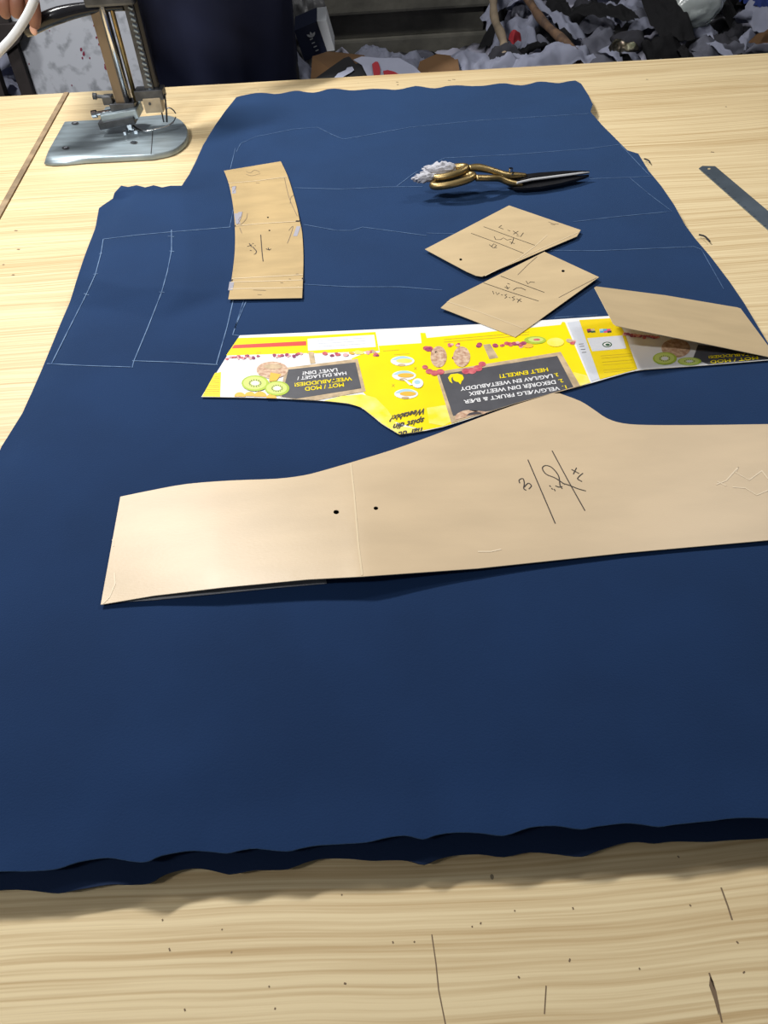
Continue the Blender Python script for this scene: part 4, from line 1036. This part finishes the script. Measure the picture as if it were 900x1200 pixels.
# heap of scraps
def heap_h(x, y):
    b = .70+.21*(y-1.98)
    xa = V(345, 90, 2.2).x
    if x < xr_lim: b = .655+.10*(y-1.98)
    k = max(0, min(1, (x-xr_lim)/.12))
    lo = .655+.10*(y-1.98); hi = .685+.20*(y-1.98)
    b = lo+(hi-lo)*k
    return b+.035*noise.noise(Vector((x*3.1, y*3.1, 2)))+.02*noise.noise(Vector((x*8, y*8, 5)))
xr_lim = V(572, 60, 2.4).x
def heap(name, x0, x1, y0, y1, nx_, ny_, label):
    bm = bmesh.new(); g = []
    for i in range(nx_+1):
        row = []
        for j in range(ny_+1):
            x = x0+(x1-x0)*i/nx_; y = y0+(y1-y0)*j/ny_
            z = heap_h(x, y)-.035+.05*(noise.turbulence(Vector((x*9, y*9, 1)), 3, True)-.4)
            row.append(bm.verts.new((x, y, z)))
        g.append(row)
    for i in range(nx_):
        for j in range(ny_): bm.faces.new([g[i][j], g[i+1][j], g[i+1][j+1], g[i][j+1]])
    # skirt down to the floor
    rim = [g[i][0] for i in range(nx_+1)]+[g[nx_][j] for j in range(1, ny_+1)]+[g[i][ny_] for i in range(nx_-1, -1, -1)]+[g[0][j] for j in range(ny_-1, 0, -1)]
    lowv = [bm.verts.new((v.co.x, v.co.y, 0.001)) for v in rim]
    for i in range(len(rim)):
        j = (i+1) % len(rim); bm.faces.new([rim[i], lowv[i], lowv[j], rim[j]])
    o = bm_obj(name, bm, None, 'heap', True); tag(o, label, 'fabric scraps', kind='stuff'); return o
heap('scrap_heap', cxr+.025, 1.9, 1.98, 3.7, 90, 80, 'deep heap of grey and black fabric scraps behind the table at right')
heap('scrap_heap', V(350,95,2.0).x, cxr+.02, 1.98, 2.60, 40, 30, 'low drift of fabric scraps between table and concrete steps')
heap('scrap_heap', -1.75, V(45,110,2.32).x, 2.34, 3.3, 40, 40, 'pile of pale scraps behind the table at far left')

def rag(name, c, sx, sy, rot, m, seed, amp=.05, tilt=0.0, n=22, follow=True, cut=.0):
    bm = bmesh.new(); g = []
    cr, sr = math.cos(rot), math.sin(rot)
    for i in range(n+1):
        row = []
        for j in range(n+1):
            u = i/n*2-1; v = j/n*2-1
            e = 1+.22*noise.noise(Vector((u*1.5+seed, v*1.5, seed*.7)))
            lx_ = u*sx*e; ly_ = v*sy*e
            q = Vector((lx_*7+seed*3.3, ly_*7, seed))
            lx_ += .030*noise.noise(q+Vector((5, 0, 0))); ly_ += .030*noise.noise(q+Vector((0, 9, 0)))
            x = c[0]+lx_*cr-ly_*sr; y = c[1]+lx_*sr+ly_*cr
            fold = 1-2*abs(noise.noise(Vector((lx_*11*(1 if seed % 2 < 1 else .5)+seed, ly_*8+seed*2, seed*1.7))))
            fold2 = 1-2*abs(noise.noise(Vector((lx_*38+seed, ly_*30, seed))))
            edge = 1-max(abs(u), abs(v))**4
            z = (heap_h(x, y) if follow else c[2])+(c[2] if follow else 0)+amp*fold*.8*(.5+.5*edge)+amp*.42*fold2-(1-edge)*.02+ly_*tilt
            row.append(bm.verts.new((x, y, z)))
        g.append(row)
    for i in range(n):
        for j in range(n): bm.faces.new([g[i][j], g[i+1][j], g[i+1][j+1], g[i][j+1]])
    ext = bmesh.ops.solidify(bm, geom=bm.faces[:], thickness=.002)
    return bm_obj(name, bm, None, m, True)
random.seed(21)
groups = {'rag_w': ('white fabric offcut crumpled in the heap behind the table at right', 'white offcuts in the heap'),
          'rag_g': ('grey fabric offcut crumpled in the heap behind the table at right', 'grey offcuts in the heap'),
          'rag_k': ('black fabric offcut crumpled in the heap behind the table at right', 'black offcuts in the heap'),
          'rag_d': ('charcoal fabric offcut crumpled in the heap behind the table at right', 'charcoal offcuts in the heap')}
pal = ['rag_w']*9+['rag_g']*4+['rag_k']*4+['rag_d']*3
i = 0
for gy in range(14):
    for gx in range(20):
        y = 2.03+gy*.072+random.uniform(-.03,.03); x = xr_lim+.06+gx*.066*(1+.03*gy)+random.uniform(-.03,.03)
        if x > 1.6: continue
        cl_ = noise.noise(Vector((x*4.5, y*3.5, 7.7)))
        m = random.choice(pal if cl_ < .12 else ['rag_k','rag_k','rag_d','rag_g','rag_w']); i += 1
        o = rag('fabric_offcut', (x, y, random.uniform(-.01,.02)), random.uniform(.028,.075), random.uniform(.014,.036), random.uniform(0, 3.14), m, i*1.37, amp=random.uniform(.015,.034), n=15, tilt=random.uniform(-.3,1.0))
        tag(o, groups[m][0], 'fabric scrap', groups[m][1])
for i_, (px, py, Y, m) in enumerate(((8,72,2.42,'rag_w'),(10,95,2.40,'rag_w'),(-8,85,2.5,'rag_g'),(20,105,2.42,'rag_w'),(0,60,2.65,'rag_d'),(22,80,2.55,'rag_g'))):
    p = V(px, py, Y)
    o = rag('fabric_offcut', (p.x, p.y, p.z), .10, .06, i_*.9, m, 60+i_*2.3, amp=.04, n=16, follow=False)
    nm = {'rag_w': 'white', 'rag_g': 'grey', 'rag_d': 'charcoal'}[m]
    tag(o, nm+' fabric offcut seen between the frame posts at far left', 'fabric scrap', nm+' offcuts at far left')
# distinct pieces behind the table
def ragp(px, py, Y, sx, sy, rot, m, seed, label, name='fabric_offcut', amp=.03, dz=.0, tilt=0.0, cat='fabric scrap'):
    p = V(px, py, Y)
    o = rag(name, (p.x, p.y, p.z+dz), sx, sy, rot, m, seed, amp=amp, n=26, follow=False, tilt=tilt); tag(o, label, cat); return o
ragp(352,80,2.05,.035,.045,1.2,'rag_w',3.1,'white scrap with faint print hanging down right beside the person', tilt=.5)
ragp(450,80,2.10,.10,.045,-.35,'rag_w',7.7,'white garment piece with red print lying behind the table edge', 'garment_piece', amp=.035)
ragp(436,66,2.22,.06,.02,-.7,'rag_w',8.9,'narrow white sleeve strip above the red printed garment piece', amp=.02)
ragp(478,65,2.25,.07,.02,.1,'rag_k',11.5,'black strip bunched behind the red printed garment piece', amp=.03)
ragp(497,68,2.18,.045,.018,.3,'rag_g',12.5,'pale grey strip draped over the brown cardboard sheet', amp=.012, dz=.008)
ragp(570,76,2.06,.085,.04,-.1,'rag_w',13.5,'bunched white cloth between the cardboard sheet and the grey stick', amp=.035)
ragp(640,70,2.05,.10,.05,.2,'rag_w',14.5,'pale lilac-white cloth spread between the two sticks', amp=.03)
ragp(611,52,2.20,.020,.008,.6,'rag_r',16.5,'small red scrap between the two sticks', amp=.02, dz=.02)
ragp(703,28,2.35,.09,.028,-.85,'rag_k',17.5,'long black strip slanting down right of the brown stick', amp=.02, dz=.03)
ragp(775,20,2.32,.05,.14,.05,'rag_k',18.5,'large black cloth piece hanging left of the clear plastic bag', amp=.02, dz=.03, tilt=.3)
ragp(895,12,2.45,.05,.09,.05,'rag_b',19.5,'blue cloth piece at the right edge of the heap', amp=.03, dz=.03)
ragp(888,50,2.12,.03,.02,.3,'cartonbrown',20.5,'small brown paper scrap low in the heap at far right', amp=.01, dz=.02)
ragp(735,60,2.12,.035,.018,.1,'foil',22.5,'crinkled shiny foil scrap glinting behind the table edge', 'foil_scrap', amp=.02, dz=.01, cat='foil')
# red print on the white garment piece
gp = [o for o in bpy.data.objects if o.name.startswith('garment_piece')][0]
def patch(name, pts, m, parent, Y=1.93, d=(0,.003,-.002)):
    bm = bmesh.new(); prism(bm, [V(x, y, Y+(90-y)*.0042) for x, y in pts], d)
    me = bpy.data.meshes.new(name); bmesh.ops.recalc_face_normals(bm, faces=bm.faces); bm.to_mesh(me); bm.free(); return link(name, me, parent, m)
patch('white_panel', [(432,92),(424,76),(414,70),(424,66),(446,68),(468,68),(486,78),(496,88),(494,90)], 'rag_w', gp, 1.94)
patch('red_print', [(436,75),(440,72),(443,72.5),(445.5,80),(445.5,91),(438.5,92)], 'rag_r', gp)
patch('red_print', [(449,83),(454,82),(461,83.5),(466,86),(472,90),(451,91.5)], 'rag_r', gp)
bo = patch('fabric_offcut', [(364,96),(376,87),(390,77),(403,68),(409,66),(413,70),(417,75),(422,73),(428,72),(432,80),(436,92)], 'rag_k', None, 1.95)
tag(bo, 'flat black offcut on the brown cardboard in front of the navy box', 'fabric scrap')
bo = patch('fabric_offcut', [(388,95),(396,86),(405,82),(407,79),(413,78),(415,82),(411,85),(404,89),(396,94)], 'rag_w', None, 1.94)
tag(bo, 'small white strip lying on the black offcut', 'fabric scrap')
# cardboard sheets
def slab(name, pts, d, m, label, cat):
    bm = bmesh.new(); prism(bm, pts, d); o = bm_obj(name, bm, None, m); tag(o, label, cat); return o
slab('cardboard_sheet', [V(487,90,1.97), V(539,86,1.97), V(536,66,2.07), V(512,63,2.09), V(492,72,2.06)], (0,.006,-.004), 'cartonbrown', 'brown cardboard sheet leaning in the scraps in front of the steps', 'cardboard')
slab('cardboard_sheet', [V(364,92,1.98), V(366,66,2.06), V(385,60,2.12), V(440,66,2.15), V(436,80,2.05), V(400,90,1.98)], (0,.006,-.006), 'cartonbrown', 'brown cardboard piece under the black offcut beside the navy box', 'cardboard')
# navy box with white emblem
bx_ = empty('shoe_box', V(370,50,2.14), 'small navy box with white flower emblem wedged beside the person', 'box')
A0, A1, A2, A3 = V(345,36,2.12), V(371,25,2.12), V(383,60,2.12), V(357,72,2.12)
bm = bmesh.new(); prism(bm, [A0, A1, A2, A3], (.0, .09, .01)); bm_obj('box_body', bm, bx_, 'boxnavy')
bm = bmesh.new(); B0, B1 = A1+Vector((.001,-.002,0)), A2+Vector((.001,-.002,0)); dd = V(377,24,2.12)-V(371,25,2.12)
prism(bm, [B0, B0+dd*1.2+Vector((.008,0,0)), B1+dd*.9+Vector((.008,0,0)), B1], (0, .09, .01)); bm_obj('box_side', bm, bx_, 'boxwhite')
bm = bmesh.new()
def bq(x, y): return V(x, y, 2.1185)
for a0 in (-.75, 0, .75):
    c0 = (366, 44); L_ = 7.5; ax_ = (math.sin(a0-.35), -math.cos(a0-.35)); ay_ = (-ax_[1], ax_[0])
    pts = [(c0[0]+ax_[0]*L_*t+ay_[0]*w_, c0[1]+ax_[1]*L_*t+ay_[1]*w_) for t, w_ in ((0,0),(.35,1.3),(.7,1.3),(1,0),(.7,-1.3),(.35,-1.3))]
    bm.faces.new([bm.verts.new(bq(*p)) for p in pts])
for j in range(7):
    x, y = 363+j*1.1, 46+j*2.2; w_ = 1.5
    bm.faces.new([bm.verts.new(bq(*p)) for p in ((x, y), (x+3.6, y-1.5), (x+3.9, y-.3), (x+.3, y+1.2))]) if j % 2 == 0 else None
me = bpy.data.meshes.new('emblem'); bm.to_mesh(me); bm.free(); link('emblem', me, bx_, 'boxwhite')
# grey bag behind the box
c = V(354,12,2.32); bm = bmesh.new(); bmesh.ops.create_icosphere(bm, subdivisions=5, radius=1)
zb_ = heap_h(c.x, c.y)-.01
for v in bm.verts:
    d = v.co.normalized(); k = 1+.30*(noise.turbulence(d*2.6+Vector((8,1,2)), 4, True)-.4)
    v.co = Vector((c.x+d.x*.06*k+.02*d.z, c.y+d.y*.07*k, (c.z+.04+zb_)/2+d.z*((c.z+.04-zb_)/2+.01)*k))
tag(bm_obj('plastic_bag', bm, None, 'bag_grey', True), 'crumpled pale grey bag above the navy box beside the person', 'bag')
# sticks
def stick(q0, Y0, q1, Y1, r, m, label):
    a_, b_ = V(*q0, Y0), V(*q1, Y1); d = b_-a_
    pts = [a_+d*t+Vector((.004*math.sin(t*7), 0, .003*math.cos(t*5))) for t in [i/14 for i in range(-1, 25)]]
    bm = bmesh.new(); add_tube(bm, pts, [r*(1+.12*math.sin(i*1.3)) for i in range(len(pts))], 12)
    tag(bm_obj('wooden_stick', bm, None, m, True), label, 'stick')
stick((591,62), 2.10, (577,0), 2.42, .011, 'stick2', 'thin greyish wooden stick standing in the scraps right of the steps')
stick((680,72), 2.06, (618,0), 2.40, .011, 'stick', 'brown wooden stick slanting across the white scraps')
p = V(592,62,2.09)
o = rag('fabric_offcut', (p.x, p.y, p.z), .035, .02, .1, 'rag_d', 47, amp=.02, n=14, follow=False); tag(o, 'dark scrap bunched at the foot of the greyish stick', 'fabric scrap')
# clear plastic bag
bm = bmesh.new(); bmesh.ops.create_icosphere(bm, subdivisions=4, radius=1); c = V(812,8,2.34)
for v in bm.verts:
    d = v.co.normalized(); k = 1+.22*noise.turbulence(d*2+Vector((3,1,2)), 3, True)
    v.co = Vector((c.x+d.x*.075*k, c.y+d.y*.06*k, c.z+.01+d.z*.055*k))
tag(bm_obj('plastic_bag', bm, None, 'film', True), 'inflated clear plastic bag on the heap beside the black cloth', 'bag')

# ================================================================== LIGHT
def area(name, loc, target, size, sy, power, col=(1, 1, 1), spread=math.pi):
    l = bpy.data.lights.new(name, 'AREA'); l.shape = 'RECTANGLE'; l.size = size; l.size_y = sy; l.energy = power; l.color = col; l.spread = spread
    o = bpy.data.objects.new(name, l); C.objects.link(o); o.location = loc
    o.rotation_euler = (Vector(target)-Vector(loc)).to_track_quat('-Z', 'Y').to_euler(); return o
area('tube_light', (-.85, 1.72, T+1.7), (.15, .25, T), .40, .10, 48, (1, .985, .95))
area('tube_light_right', (1.25, 1.6, T+1.8), (.6, .9, T), .40, .10, 11.5, (1, .985, .95))
area('fill_light_front', (-1.3, -.4, T+1.9), (-.5, 1.9, T), .6, .1, 11, (1, .99, .97), math.radians(80))  # unseen fill lamp, added to brighten the upright board at the back
w = bpy.data.worlds.new('world'); bpy.context.scene.world = w; w.use_nodes = True
w.node_tree.nodes['Background'].inputs[0].default_value = (.90, .94, 1, 1); w.node_tree.nodes['Background'].inputs[1].default_value = .13

# ================================================================== CAMERA
cd = bpy.data.cameras.new('camera'); cam = bpy.data.objects.new('camera', cd); C.objects.link(cam)
cd.sensor_fit = 'VERTICAL'; cd.sensor_height = 36; cd.lens = F*36/1200; cd.clip_start = .02; cd.clip_end = 50
R = Matrix((RT, UP, -FW)).transposed().to_4x4(); R.translation = CAM
cam.matrix_world = R
sc_ = bpy.context.scene; sc_.camera = cam
vs = sc_.view_settings; vs.view_transform = 'Standard'; vs.look = 'None'; vs.exposure = 0.0; vs.gamma = 1.0; vs.use_curve_mapping = False
